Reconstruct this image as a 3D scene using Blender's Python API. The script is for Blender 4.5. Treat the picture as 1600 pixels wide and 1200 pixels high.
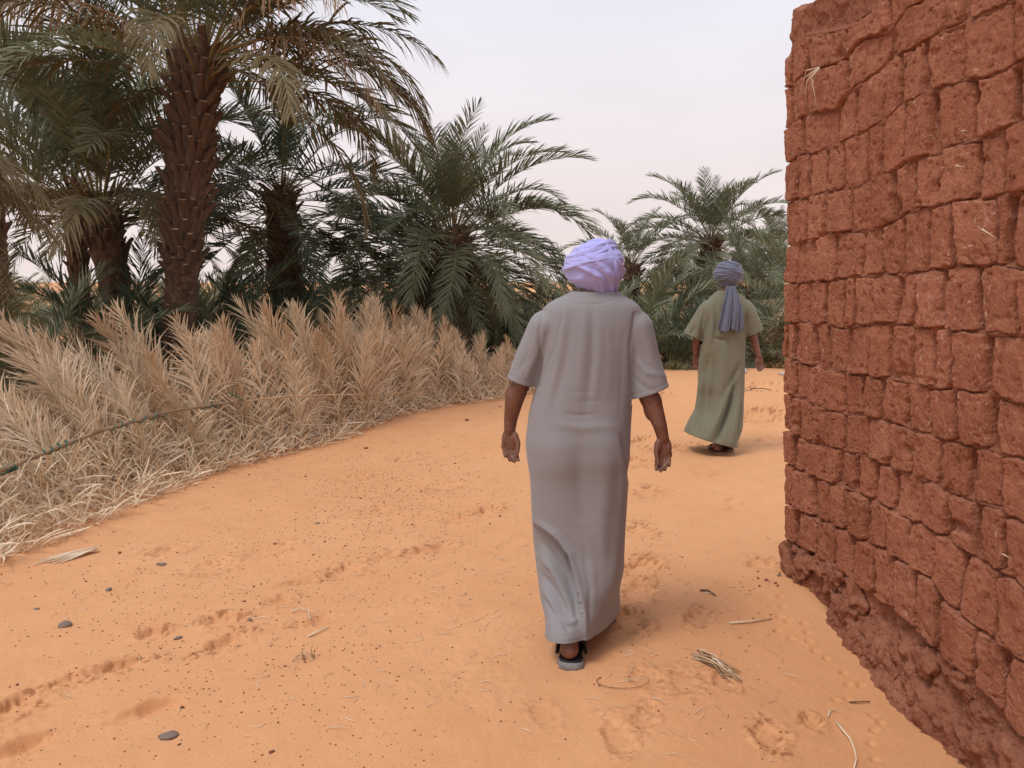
import bpy, bmesh, math, random
import numpy as np
from mathutils import Vector, Matrix, noise as mnoise

R = math.radians
rng = random.Random(7)
nrng = np.random.default_rng(11)
scene = bpy.context.scene
for o in list(bpy.data.objects):
    bpy.data.objects.remove(o)
COL = scene.collection

# ------------------------------------------------------------------ camera, sky, sun, exposure
CAM_H = 1.65
PITCH = R(7.58)
FPX = 1202.0                                   # focal length in pixels of the 1600 px wide photograph
cam_d = bpy.data.cameras.new('camera')
cam_d.sensor_width = 36.0
cam_d.lens = 36.0 * FPX / 1600.0
cam_d.clip_start = 0.05
cam_d.clip_end = 6000
cam = bpy.data.objects.new('camera', cam_d)
COL.objects.link(cam)
cam.location = (0, 0, CAM_H)
cam.rotation_euler = (math.pi / 2 - PITCH, 0, 0)
scene.camera = cam

SUN_EL, SUN_AZ = 62.0, 222.0                   # azimuth: 0 = +x, 90 = +y (away); light comes from the left and behind
world = bpy.data.worlds.new('World')
scene.world = world
world.use_nodes = True
wn = world.node_tree
wn.nodes.clear()
def wnode(t, **k):
    n = wn.nodes.new(t)
    for a, b in k.items():
        setattr(n, a, b)
    return n
w_out = wnode('ShaderNodeOutputWorld')
w_sky = wnode('ShaderNodeTexSky', sky_type='NISHITA', sun_disc=False)
w_sky.sun_elevation = R(SUN_EL)
w_sky.sun_rotation = R(90 - SUN_AZ)
w_sky.dust_density = 8.0
w_sky.air_density = 1.0
w_bg1 = wnode('ShaderNodeBackground')
w_bg1.inputs['Strength'].default_value = 0.05
wn.links.new(w_sky.outputs[0], w_bg1.inputs['Color'])
w_tc = wnode('ShaderNodeTexCoord')
w_sep = wnode('ShaderNodeSeparateXYZ')
wn.links.new(w_tc.outputs['Generated'], w_sep.inputs[0])
w_ramp = wnode('ShaderNodeValToRGB')
wn.links.new(w_sep.outputs['Z'], w_ramp.inputs[0])
el = w_ramp.color_ramp.elements
el[0].position = 0.0
el[0].color = (0.88, 0.76, 0.73, 1)
el[1].position = 0.62
el[1].color = (0.80, 0.83, 0.94, 1)
e2 = el.new(0.13); e2.color = (0.87, 0.775, 0.775, 1)
e3 = el.new(0.30); e3.color = (0.82, 0.80, 0.86, 1)
w_ns = wnode('ShaderNodeTexNoise')
w_ns.inputs['Scale'].default_value = 2.2
w_ns.inputs['Detail'].default_value = 4.0
w_map = wnode('ShaderNodeMapping')
w_map.inputs['Scale'].default_value = (1, 1, 3.0)
wn.links.new(w_tc.outputs['Generated'], w_map.inputs['Vector'])
wn.links.new(w_map.outputs[0], w_ns.inputs['Vector'])
w_mr = wnode('ShaderNodeMapRange')
w_mr.inputs['From Min'].default_value = 0.3
w_mr.inputs['From Max'].default_value = 0.7
w_mr.inputs['To Min'].default_value = 0.93
w_mr.inputs['To Max'].default_value = 1.05
wn.links.new(w_ns.outputs['Fac'], w_mr.inputs['Value'])
w_mul = wnode('ShaderNodeVectorMath', operation='SCALE')
wn.links.new(w_ramp.outputs['Color'], w_mul.inputs[0])
wn.links.new(w_mr.outputs[0], w_mul.inputs['Scale'])
w_bg2 = wnode('ShaderNodeBackground')
w_bg2.inputs['Strength'].default_value = 0.95
wn.links.new(w_mul.outputs[0], w_bg2.inputs['Color'])
w_mix = wnode('ShaderNodeMixShader')
w_mix.inputs[0].default_value = 0.88           # a thick dusty overcast veils the clear sky
wn.links.new(w_bg1.outputs[0], w_mix.inputs[1])
wn.links.new(w_bg2.outputs[0], w_mix.inputs[2])
wn.links.new(w_mix.outputs[0], w_out.inputs['Surface'])

sun_d = bpy.data.lights.new('sun', 'SUN')
sun_d.energy = 1.5
sun_d.angle = R(18)
sun_d.color = (1.0, 0.95, 0.88)
sun = bpy.data.objects.new('sun', sun_d)
COL.objects.link(sun)
sd = Vector((math.cos(R(SUN_AZ)) * math.cos(R(SUN_EL)), math.sin(R(SUN_AZ)) * math.cos(R(SUN_EL)), math.sin(R(SUN_EL))))
sun.rotation_euler = sd.to_track_quat('Z', 'Y').to_euler()
sun.location = sd * 30
scene.view_settings.view_transform = 'Standard'
scene.view_settings.look = 'None'
scene.view_settings.gamma = 1.0
scene.view_settings.use_curve_mapping = False
scene.view_settings.exposure = 0.30

# ------------------------------------------------------------------ helpers
CP, SP_ = math.cos(PITCH), math.sin(PITCH)
def ray(px, py):
    xc, yc = (px - 800.0) / FPX, (600.0 - py) / FPX
    return Vector((xc, CP + yc * SP_, -SP_ + yc * CP))
def PX(px, py, Y):
    """the world point that stands at distance Y behind that spot of the photograph"""
    r = ray(px, py)
    return Vector((0, 0, CAM_H)) + r * (Y / r.y)
def project(P):
    P = np.asarray(P, float)
    d = P[:, 1] * CP - (P[:, 2] - CAM_H) * SP_
    u = P[:, 1] * SP_ + (P[:, 2] - CAM_H) * CP
    d = np.maximum(d, 1e-3)
    return 800 + FPX * P[:, 0] / d, 600 - FPX * u / d

def _hash(ix, iy, iz, seed):
    h = (ix.astype(np.int64) * 374761393 + iy.astype(np.int64) * 668265263 + iz.astype(np.int64) * 2147483647 + seed * 1274126177) & 0xFFFFFFFF
    h = ((h ^ (h >> 13)) * 1274126177) & 0xFFFFFFFF
    h = ((h ^ (h >> 16)) * 2246822519) & 0xFFFFFFFF
    return ((h ^ (h >> 15)) & 0xFFFFFF) / float(0xFFFFFF)
def vnoise(P, seed=0):
    """smooth value noise in -1..1"""
    P = np.asarray(P, float)
    if P.shape[1] == 2:
        P = np.column_stack([P, np.zeros(len(P))])
    i = np.floor(P).astype(np.int64)
    f = P - i
    f = f * f * f * (f * (f * 6 - 15) + 10)
    out = np.zeros(len(P))
    for dx in (0, 1):
        wx = f[:, 0] if dx else 1 - f[:, 0]
        for dy in (0, 1):
            wy = f[:, 1] if dy else 1 - f[:, 1]
            for dz in (0, 1):
                wz = f[:, 2] if dz else 1 - f[:, 2]
                out += wx * wy * wz * _hash(i[:, 0] + dx, i[:, 1] + dy, i[:, 2] + dz, seed)
    return out * 2 - 1
def fbm(P, scale=1.0, octaves=4, seed=0, gain=0.5):
    P = np.asarray(P, float) * scale
    a, s, out = 1.0, 0.0, np.zeros(len(P))
    for k in range(octaves):
        out += a * vnoise(P, seed + k * 17)
        s += a
        a *= gain
        P = P * 2.03 + 11.3
    return out / s
def sstep(a, b, x):
    t = np.clip((x - a) / (b - a), 0, 1)
    return t * t * (3 - 2 * t)

def link(o, parent=None):
    COL.objects.link(o)
    if parent is not None:
        o.parent = parent
    return o
def tag(o, label=None, cat=None, group=None, kind=None):
    if label: o['label'] = label
    if cat: o['category'] = cat
    if group: o['group'] = group
    if kind: o['kind'] = kind
    return o
def empty(name, loc):
    o = bpy.data.objects.new(name, None)
    o.location = loc
    o.empty_display_size = 0.1
    return link(o)
def quick_mesh(name, V, F, smooth=True):
    """V (n,3) array; F list of (k,3)/(k,4) arrays"""
    V = np.ascontiguousarray(V, dtype=np.float32)
    me = bpy.data.meshes.new(name)
    Fs = [np.asarray(f, dtype=np.int32) for f in (F if isinstance(F, list) else [F]) if len(f)]
    me.vertices.add(len(V))
    me.vertices.foreach_set('co', V.ravel())
    nl = sum(f.size for f in Fs)
    npoly = sum(len(f) for f in Fs)
    me.loops.add(nl)
    me.loops.foreach_set('vertex_index', np.concatenate([f.ravel() for f in Fs]))
    me.polygons.add(npoly)
    starts, tot, c = [], [], 0
    for f in Fs:
        k = f.shape[1]
        starts.append(c + np.arange(len(f)) * k)
        tot.append(np.full(len(f), k))
        c += f.size
    me.polygons.foreach_set('loop_start', np.concatenate(starts).astype(np.int32))
    me.polygons.foreach_set('loop_total', np.concatenate(tot).astype(np.int32))
    me.update(calc_edges=True)
    me.validate()
    if smooth:
        me.polygons.foreach_set('use_smooth', np.ones(len(me.polygons), dtype=bool))
    return me
def grid_faces(nu, nv, wrap_u=False):
    """quads for V[j*nu+i]"""
    i = np.arange(nu if wrap_u else nu - 1)
    j = np.arange(nv - 1)
    I, J = np.meshgrid(i, j)
    I, J = I.ravel(), J.ravel()
    I2 = (I + 1) % nu
    return np.column_stack([J * nu + I, J * nu + I2, (J + 1) * nu + I2, (J + 1) * nu + I])
class MB:
    """collects pieces of geometry for ONE mesh"""
    def __init__(self):
        self.V, self.F3, self.F4, self.m3, self.m4, self.tint, self.n = [], [], [], [], [], [], 0
    def add(self, V, F4=None, F3=None, mat=0, tint=None):
        V = np.asarray(V, float)
        if F4 is not None and len(F4):
            self.F4.append(np.asarray(F4) + self.n); self.m4.append(np.full(len(F4), mat))
        if F3 is not None and len(F3):
            self.F3.append(np.asarray(F3) + self.n); self.m3.append(np.full(len(F3), mat))
        self.V.append(V)
        self.tint.append(np.full(len(V), 0.5 if tint is None else tint) if np.ndim(tint) == 0 else np.asarray(tint))
        self.n += len(V)
        return self
    def mesh(self, name, mats, smooth=True, tint=True):
        V = np.concatenate(self.V)
        F, m = [], []
        if self.F4: F.append(np.concatenate(self.F4)); m.append(np.concatenate(self.m4))
        if self.F3: F.append(np.concatenate(self.F3)); m.append(np.concatenate(self.m3))
        me = quick_mesh(name, V, F, smooth)
        for mm in mats: me.materials.append(mm)
        m = np.concatenate(m).astype(np.int32)
        if len(mats) > 1 and len(m) == len(me.polygons):
            me.polygons.foreach_set('material_index', m)
        if tint:
            at = me.attributes.new('tint', 'FLOAT', 'POINT')
            at.data.foreach_set('value', np.concatenate(self.tint).astype(np.float32))
        return me
    def tube(self, pts, rad, n=6, mat=0, tint=None, squash=1.0, caps=True):
        pts = [Vector(p) for p in pts]
        rad = rad if hasattr(rad, '__len__') else [rad] * len(pts)
        V = []
        up = Vector((0.13, 0.21, 0.97))
        for k, p in enumerate(pts):
            t = (pts[min(k + 1, len(pts) - 1)] - pts[max(k - 1, 0)]).normalized()
            s = t.cross(up)
            if s.length < 1e-3: s = t.cross(Vector((1, 0, 0)))
            s.normalize()
            b = s.cross(t).normalized()
            for i in range(n):
                a = 2 * math.pi * i / n
                V.append(p + (s * math.cos(a) + b * math.sin(a) * squash) * rad[k])
        F = grid_faces(n, len(pts), True)
        F3 = []
        if caps:
            V.append(pts[0]); V.append(pts[-1])
            a, b_ = len(V) - 2, len(V) - 1
            o = (len(pts) - 1) * n
            for i in range(n):
                F3.append((a, (i + 1) % n, i)); F3.append((b_, o + i, o + (i + 1) % n))
        return self.add(np.array([tuple(v) for v in V]), F, F3, mat, tint)
    def box(self, c, s, mat=0, rot=None, tint=None):
        V = np.array([(x, y, z) for z in (-.5, .5) for y in (-.5, .5) for x in (-.5, .5)]) * np.array(s)
        if rot is not None: V = V @ np.array(rot).T
        return self.add(V + np.array(c), [(0, 2, 3, 1), (4, 5, 7, 6), (0, 1, 5, 4), (2, 6, 7, 3), (0, 4, 6, 2), (1, 3, 7, 5)], None, mat, tint)
def mesh_obj(name, me, parent=None):
    return link(bpy.data.objects.new(name, me), parent)

# ------------------------------------------------------------------ materials
def new_mat(name):
    m = bpy.data.materials.new(name)
    m.use_nodes = True
    nt = m.node_tree
    b = nt.nodes['Principled BSDF']
    return m, nt, b
def nd(nt, t, ins=None, **k):
    n = nt.nodes.new(t)
    for a, v in k.items(): setattr(n, a, v)
    for a, v in (ins or {}).items():
        if isinstance(v, bpy.types.NodeSocket): nt.links.new(v, n.inputs[a])
        else: n.inputs[a].default_value = v
    return n
def mixc(nt, fac, a, b, mode='MIX'):
    n = nt.nodes.new('ShaderNodeMix')
    n.data_type = 'RGBA'
    n.blend_type = mode
    for idx, v in ((0, fac), (6, a), (7, b)):
        if isinstance(v, bpy.types.NodeSocket): nt.links.new(v, n.inputs[idx])
        else: n.inputs[idx].default_value = v if not isinstance(v, tuple) else (*v, 1)
    return n.outputs[2]
def ramp(nt, sock, a, b, lo=0.0, hi=1.0):
    n = nd(nt, 'ShaderNodeMapRange', {'Value': sock, 'From Min': a, 'From Max': b, 'To Min': lo, 'To Max': hi})
    return n.outputs[0]
def tex_noise(nt, vec, scale, detail=4, rough=0.55, dist=0.0):
    n = nd(nt, 'ShaderNodeTexNoise', {'Scale': scale, 'Detail': detail, 'Roughness': rough, 'Distortion': dist})
    if vec is not None: nt.links.new(vec, n.inputs['Vector'])
    return n.outputs['Fac']
def objcoord(nt, scale=None):
    tc = nd(nt, 'ShaderNodeTexCoord')
    s = tc.outputs['Object']
    if scale:
        s = nd(nt, 'ShaderNodeMapping', {'Vector': s, 'Scale': scale}).outputs[0]
    return s
def bump(nt, bsdf, height, strength, dist=0.01):
    n = nd(nt, 'ShaderNodeBump', {'Height': height, 'Strength': strength, 'Distance': dist})
    nt.links.new(n.outputs[0], bsdf.inputs['Normal'])
    return n

def leaf_mat(name, c0, c1, c2, rough=0.45, trans=0.25, spec=0.4):
    m, nt, b = new_mat(name)
    at = nd(nt, 'ShaderNodeAttribute', attribute_name='tint')
    oi = nd(nt, 'ShaderNodeObjectInfo')
    c = mixc(nt, at.outputs['Fac'], c0, c1)
    c = mixc(nt, ramp(nt, oi.outputs['Random'], 0.0, 1.0, 0.0, 0.6), c, c2)
    nz = tex_noise(nt, objcoord(nt), 3.0, 2)
    c = mixc(nt, ramp(nt, nz, 0.35, 0.7, 0.0, 0.45), c, c1)
    nt.links.new(c, b.inputs['Base Color'])
    b.inputs['Roughness'].default_value = rough
    b.inputs['Specular IOR Level'].default_value = spec
    tr = nd(nt, 'ShaderNodeBsdfTranslucent')
    nt.links.new(c, tr.inputs['Color'])
    mx = nd(nt, 'ShaderNodeMixShader')
    mx.inputs[0].default_value = trans
    nt.links.new(b.outputs[0], mx.inputs[1]); nt.links.new(tr.outputs[0], mx.inputs[2])
    nt.links.new(mx.outputs[0], nt.nodes['Material Output'].inputs['Surface'])
    return m
M = {}
M['leaf'] = leaf_mat('palm_leaf_green', (0.072, 0.092, 0.048), (0.225, 0.238, 0.145), (0.185, 0.185, 0.095), 0.5, 0.24, 0.3)
M['leaf_blue'] = leaf_mat('palm_leaf_blue_green', (0.042, 0.066, 0.040), (0.118, 0.146, 0.088), (0.100, 0.118, 0.065), 0.5, 0.22, 0.3)
M['leaf_olive'] = leaf_mat('palm_leaf_olive', (0.105, 0.080, 0.034), (0.240, 0.185, 0.095), (0.180, 0.145, 0.068), 0.55, 0.18, 0.3)
M['leaf_dry'] = leaf_mat('palm_leaf_dry', (0.36, 0.235, 0.135), (0.60, 0.45, 0.30), (0.47, 0.33, 0.205), 0.7, 0.15, 0.2)
M['leaf_straw'] = leaf_mat('dry_frond_straw', (0.33, 0.205, 0.105), (0.88, 0.71, 0.50), (0.54, 0.35, 0.19), 0.7, 0.12, 0.2)
M['straw_pale'] = leaf_mat('straw_pale', (0.44, 0.31, 0.185), (0.90, 0.77, 0.58), (0.68, 0.51, 0.33), 0.7, 0.1, 0.2)

def simple_mat(name, c0, c1, scale=8.0, rough=0.8, bstr=0.3, bscale=40.0, bdist=0.004, stretch=None, spec=0.3):
    m, nt, b = new_mat(name)
    v = objcoord(nt, stretch)
    n1 = tex_noise(nt, v, scale, 5)
    nt.links.new(mixc(nt, ramp(nt, n1, 0.3, 0.7), c0, c1), b.inputs['Base Color'])
    b.inputs['Roughness'].default_value = rough
    b.inputs['Specular IOR Level'].default_value = spec
    bump(nt, b, tex_noise(nt, v, bscale, 4), bstr, bdist)
    return m
M['rachis'] = simple_mat('frond_rib_green', (0.15, 0.13, 0.05), (0.28, 0.22, 0.09), 3, 0.5, 0.1)
M['rachis_dry'] = simple_mat('frond_rib_dry', (0.35, 0.21, 0.11), (0.55, 0.37, 0.21), 5, 0.7, 0.2)
M['boot'] = simple_mat('palm_leaf_base', (0.050, 0.030, 0.020), (0.180, 0.112, 0.072), 9, 0.9, 0.6, 30, 0.02, (1, 1, 0.3))
M['boot_cut'] = simple_mat('palm_leaf_base_cut', (0.24, 0.145, 0.09), (0.42, 0.28, 0.185), 14, 0.9, 0.5, 40, 0.01)
M['bark'] = simple_mat('palm_bark', (0.060, 0.035, 0.022), (0.17, 0.10, 0.060), 12, 0.95, 0.9, 35, 0.02)
M['fibre'] = simple_mat('palm_fibre', (0.12, 0.06, 0.03), (0.30, 0.17, 0.09), 20, 0.95, 0.4)

def sand_mat():
    m, nt, b = new_mat('sand')
    v = objcoord(nt)
    big = tex_noise(nt, v, 0.55, 4, 0.6)
    mid = tex_noise(nt, v, 5.0, 5, 0.6)
    fine = tex_noise(nt, v, 160.0, 3, 0.7)
    c = mixc(nt, ramp(nt, big, 0.3, 0.7), (0.635, 0.318, 0.153), (0.695, 0.370, 0.188))
    c = mixc(nt, ramp(nt, mid, 0.42, 0.72, 0, 0.5), c, (0.600, 0.295, 0.140))
    c = mixc(nt, ramp(nt, fine, 0.35, 0.75, 0, 0.35), c, (0.48, 0.205, 0.085))
    at = nd(nt, 'ShaderNodeAttribute', attribute_name='tint')   # freshly turned, damper and coarser sand in the tracks
    c = mixc(nt, at.outputs['Fac'], c, (0.36, 0.155, 0.068))
    nt.links.new(c, b.inputs['Base Color'])
    b.inputs['Roughness'].default_value = 0.95
    b.inputs['Specular IOR Level'].default_value = 0.15
    w = nd(nt, 'ShaderNodeTexNoise', {'Scale': 26.0, 'Detail': 6.0, 'Roughness': 0.65})
    nt.links.new(v, w.inputs['Vector'])
    add = nd(nt, 'ShaderNodeMath', {0: w.outputs['Fac'], 1: fine}, operation='ADD')
    bump(nt, b, add.outputs[0], 0.6, 0.007)
    return m
M['sand'] = sand_mat()

def mud_mat(name, c0, c1, c2, chip, world_scale=1.0, chipamt=0.5):
    m, nt, b = new_mat(name)
    g = nd(nt, 'ShaderNodeNewGeometry')
    v = g.outputs['Position']
    oi = nd(nt, 'ShaderNodeObjectInfo')
    n1 = tex_noise(nt, v, 4.0, 5, 0.6)
    n2 = tex_noise(nt, v, 22.0, 6, 0.65)
    c = mixc(nt, ramp(nt, n1, 0.3, 0.7), c0, c1)
    c = mixc(nt, ramp(nt, oi.outputs['Random'], 0, 1, 0, 0.55), c, c2)
    c = mixc(nt, ramp(nt, n2, 0.46, 0.66, 0, 0.75), c, c0)  # here and next: straw-and-dust mottle, deepened in colour to replace weak fine shading
    c = mixc(nt, ramp(nt, tex_noise(nt, v, 75.0, 4, 0.7), 0.50, 0.68, 0, 0.55), c, c1)
    # pale flecks of chopped straw and salt
    vm = nd(nt, 'ShaderNodeMapping', {'Vector': v, 'Scale': (1, 1, 0.55), 'Rotation': (0.5, 0.3, 0.2)}).outputs[0]
    n3 = tex_noise(nt, vm, 55.0, 3, 0.5, 0.8)
    n4 = tex_noise(nt, v, 2.3, 3, 0.5)
    f = nd(nt, 'ShaderNodeMath', {0: ramp(nt, n3, 0.60, 0.72, 0, 1), 1: ramp(nt, n4, 0.42, 0.66, 0.12, 1.0)}, operation='MULTIPLY')
    f2 = nd(nt, 'ShaderNodeMath', {0: f.outputs[0], 1: chipamt}, operation='MULTIPLY')
    c = mixc(nt, f2.outputs[0], c, chip)
    nt.links.new(c, b.inputs['Base Color'])
    b.inputs['Roughness'].default_value = 0.95
    b.inputs['Specular IOR Level'].default_value = 0.12
    vo = nd(nt, 'ShaderNodeTexVoronoi', {'Scale': 42.0})
    nt.links.new(v, vo.inputs['Vector'])
    n5 = tex_noise(nt, v, 70.0, 6, 0.7)
    a1 = nd(nt, 'ShaderNodeMath', {0: n5, 1: ramp(nt, vo.outputs['Distance'], 0.0, 0.35, -0.35, 0.0)}, operation='ADD')
    a2 = nd(nt, 'ShaderNodeMath', {0: a1.outputs[0], 1: n2}, operation='ADD')
    bump(nt, b, a2.outputs[0], 1.0, 0.020)
    return m
M['brick'] = mud_mat('mud_brick', (0.315, 0.116, 0.066), (0.560, 0.245, 0.150), (0.460, 0.180, 0.104), (0.72, 0.47, 0.36), 1, 0.85)
M['mud'] = mud_mat('mud_mortar', (0.295, 0.116, 0.068), (0.470, 0.208, 0.128), (0.380, 0.154, 0.090), (0.44, 0.25, 0.17), 1, 0.35)
M['mud_base'] = mud_mat('mud_footing', (0.200, 0.078, 0.044), (0.330, 0.150, 0.085), (0.27, 0.115, 0.065), (0.42, 0.24, 0.16), 1, 0.3)

def cloth_mat(name, c, weave=900.0, wamt=0.06, sheen=0.15):
    m, nt, b = new_mat(name)
    v = objcoord(nt)
    n1 = tex_noise(nt, nd(nt, 'ShaderNodeMapping', {'Vector': v, 'Scale': (1, 1, 0.25)}).outputs[0], 260.0, 3, 0.6)
    n2 = tex_noise(nt, nd(nt, 'ShaderNodeMapping', {'Vector': v, 'Scale': (0.2, 0.2, 1)}).outputs[0], 300.0, 3, 0.6)
    big = tex_noise(nt, v, 5.0, 3)
    s = nd(nt, 'ShaderNodeMath', {0: n1, 1: n2}, operation='ADD')
    dk = tuple(x * (1 - wamt) for x in c)
    lt = tuple(min(1, x * (1 + wamt)) for x in c)
    col = mixc(nt, ramp(nt, s.outputs[0], 0.7, 1.3), dk, lt)
    col = mixc(nt, ramp(nt, big, 0.35, 0.75, 0, 0.25), col, dk)
    nt.links.new(col, b.inputs['Base Color'])
    b.inputs['Roughness'].default_value = 0.85
    b.inputs['Specular IOR Level'].default_value = 0.2
    b.inputs['Sheen Weight'].default_value = sheen
    b.inputs['Sheen Roughness'].default_value = 0.5
    bump(nt, b, s.outputs[0], 0.05, 0.002)
    return m
M['robe_grey'] = cloth_mat('grey_cotton', (0.244, 0.238, 0.248))
M['robe_olive'] = cloth_mat('olive_cotton', (0.170, 0.166, 0.116))
M['turban_lilac'] = cloth_mat('lilac_muslin', (0.385, 0.385, 0.76), wamt=0.06, sheen=0.3)
M['turban_blue'] = cloth_mat('slate_blue_muslin', (0.125, 0.135, 0.190), wamt=0.1, sheen=0.3)
def skin_mat():
    m, nt, b = new_mat('skin')
    v = objcoord(nt)
    n = tex_noise(nt, v, 25, 4)
    nt.links.new(mixc(nt, ramp(nt, n, 0.3, 0.7), (0.125, 0.048, 0.029), (0.190, 0.080, 0.050)), b.inputs['Base Color'])
    b.inputs['Roughness'].default_value = 0.5
    b.inputs['Subsurface Weight'].default_value = 0.08
    b.inputs['Subsurface Radius'].default_value = (0.01, 0.004, 0.002)
    bump(nt, b, tex_noise(nt, v, 180, 3), 0.2, 0.002)
    return m
M['skin'] = skin_mat()
M['rubber'] = simple_mat('black_rubber', (0.012, 0.012, 0.012), (0.03, 0.028, 0.028), 30, 0.7, 0.2)
M['rubber_grey'] = simple_mat('grey_rubber', (0.16, 0.155, 0.155), (0.25, 0.245, 0.24), 30, 0.75, 0.2)
M['leather'] = simple_mat('brown_leather', (0.16, 0.08, 0.045), (0.26, 0.14, 0.085), 20, 0.6, 0.2)
M['stone'] = simple_mat('grey_stone', (0.15, 0.105, 0.085), (0.28, 0.21, 0.175), 30, 0.9, 0.5)
M['stone_dark'] = simple_mat('brown_stone', (0.12, 0.046, 0.022), (0.26, 0.105, 0.05), 60, 0.9, 0.4)
M['stone_pale'] = simple_mat('pale_stone', (0.42, 0.36, 0.31), (0.62, 0.56, 0.50), 12, 0.9, 0.5)
M['pole'] = simple_mat('weathered_pole', (0.17, 0.105, 0.06), (0.36, 0.24, 0.15), 10, 0.85, 0.5, 30, 0.01)
M['twine'] = simple_mat('green_twine', (0.02, 0.085, 0.062), (0.055, 0.17, 0.125), 60, 0.7, 0.3)

# ------------------------------------------------------------------ ground
def g_base(x, y):
    x = np.asarray(x, float); y = np.asarray(y, float)
    P = np.column_stack([x.ravel(), y.ravel()])
    z = np.zeros(len(P))
    X, Y = P[:, 0], P[:, 1]
    z -= 0.14 * sstep(0.4, 1.7, X) * sstep(4.3, 2.7, Y)                      # the sand falls away along the foot of the wall
    z += 0.34 * sstep(7.6, 10.4, Y) * sstep(-1.6, 1.6, X) * sstep(15.0, 11.0, Y)
    z += 0.10 * sstep(7.6, 9.6, Y) * sstep(1.0, -1.5, X) * sstep(15.0, 11.0, Y)
    z += 0.75 * np.exp(-(((X + 2.9) / 1.6) ** 2 + ((Y - 19.0) / 2.5) ** 2))
    z += 0.10 * np.exp(-(((X + 3.4) / 0.7) ** 2)) * sstep(9.5, 7.5, Y)        # sand banked up under the fence
    z += 0.030 * fbm(P, 0.55, 3, 5) + 0.012 * fbm(P, 2.2, 3, 9)
    return z.reshape(np.shape(x))
def ground_pt(px, py):
    """where that pixel's ray meets the sand"""
    r = ray(px, py)
    y = max(1.5, -CAM_H / r.z * r.y if r.z < 0 else 20)
    for _ in range(8):
        p = PX(px, py, y)
        z = float(g_base(np.array([p.x]), np.array([p.y]))[0])
        y = max(1.2, (CAM_H - z) / (-r.z) * r.y)
    p = PX(px, py, y)
    return Vector((p.x, p.y, float(g_base(np.array([p.x]), np.array([p.y]))[0])))

PRINTS = []   # x, y, half width, half length, turn, depth, crumbs
def pr(px, py, hw, hl, turn, depth, crumbs):
    p = ground_pt(px, py)
    PRINTS.append((p.x, p.y, hw, hl, R(abs(turn) * 0.88 if turn < -20 else turn), depth, crumbs))
for a in [(1012, 770, .10, .17, 10, .018, 1.0), (1003, 828, .10, .17, -8, .020, 1.0), (1004, 885, .12, .18, 15, .022, 1.1), (985, 968, .09, .13, 0, .022, 1.2),
          (1000, 925, .10, .15, 20, .015, .7), (1092, 965, .06, .14, 25, .014, .8), (995, 722, .13, .2, 10, .02, 1.0), (1040, 700, .16, .22, 40, .02, .9),
          (765, 798, .08, .15, -58, .024, 1.2), (712, 812, .06, .10, -70, .016, .7), (672, 858, .07, .19, -66, .026, 1.1), (600, 872, .07, .10, -52, .018, .9),
          (540, 893, .10, .13, -40, .020, 1.1), (478, 908, .05, .12, -74, .018, .7), (440, 938, .06, .10, -60, .02, .9), (492, 970, .05, .12, -70, .018, .7),
          (350, 968, .08, .11, -78, .020, 1.0), (356, 1004, .055, .15, -42, .026, 1.2), (240, 988, .06, .08, -50, .022, 1.0), (180, 1042, .05, .16, -68, .022, 1.2),
          (105, 1066, .05, .11, -60, .02, 1.0), (235, 1108, .05, .17, -64, .034, .15), (30, 1168, .05, .14, -70, .03, .3), (20, 1108, .07, .12, -40, .02, 1.2),
          (270, 860, .09, .13, -50, .016, .6), (330, 888, .10, .16, -60, .014, .6), (800, 850, .06, .14, -60, .01, .3),
          (1200, 1150, .07, .10, 10, .013, 1.3), (1070, 1065, .08, .11, 20, .006, .6), (965, 1150, .055, .13, -6, .008, .5), (1010, 1120, .05, .10, 20, .007, .8),
          (1130, 1065, .06, .08, 0, .007, .6), (1010, 1060, .07, .09, 0, .007, .5), (850, 1115, .06, .10, 0, .004, .3), (1270, 1130, .05, .06, 30, .010, .9),
          (1185, 655, .2, .3, -60, .03, 1.2), (1120, 690, .2, .25, -40, .025, 1.2), (1195, 632, .2, .3, -70, .04, 1.0), (1015, 640, .2, .25, 20, .03, 1.0), (1010, 690, .2, .25, 30, .025, 1.0),
          (1140, 618, .2, .3, 10, .03, .8), (1205, 690, .1, .2, -60, .015, .5), (1100, 740, .1, .16, 10, .012, .4), (1150, 790, .08, .15, 10, .010, .4), (1190, 880, .08, .1, 0, .012, 1.0),
          (560, 745, .1, .2, -50, .014, .6), (640, 715, .12, .2, -50, .014, .7), (590, 800, .1, .18, -55, .014, .6), (420, 860, .1, .2, -55, .012, .5), (700, 760, .1, .2, -60, .014, .6)]:
    pr(*a)
for a in [(1222, 948), (1218, 962), (1232, 971), (1256, 974), (1236, 998), (1262, 988), (1265, 1003), (1274, 1017), (1292, 1030), (1318, 1052), (1327, 1070), (1345, 1071), (1325, 1093), (1306, 1094),
          (1365, 1119), (1377, 1129), (1366, 1142), (1362, 1162), (1366, 1186), (1219, 932), (1214, 985)]:
    pr(a[0], a[1], .022, .022, 30, .009, .12)

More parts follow.
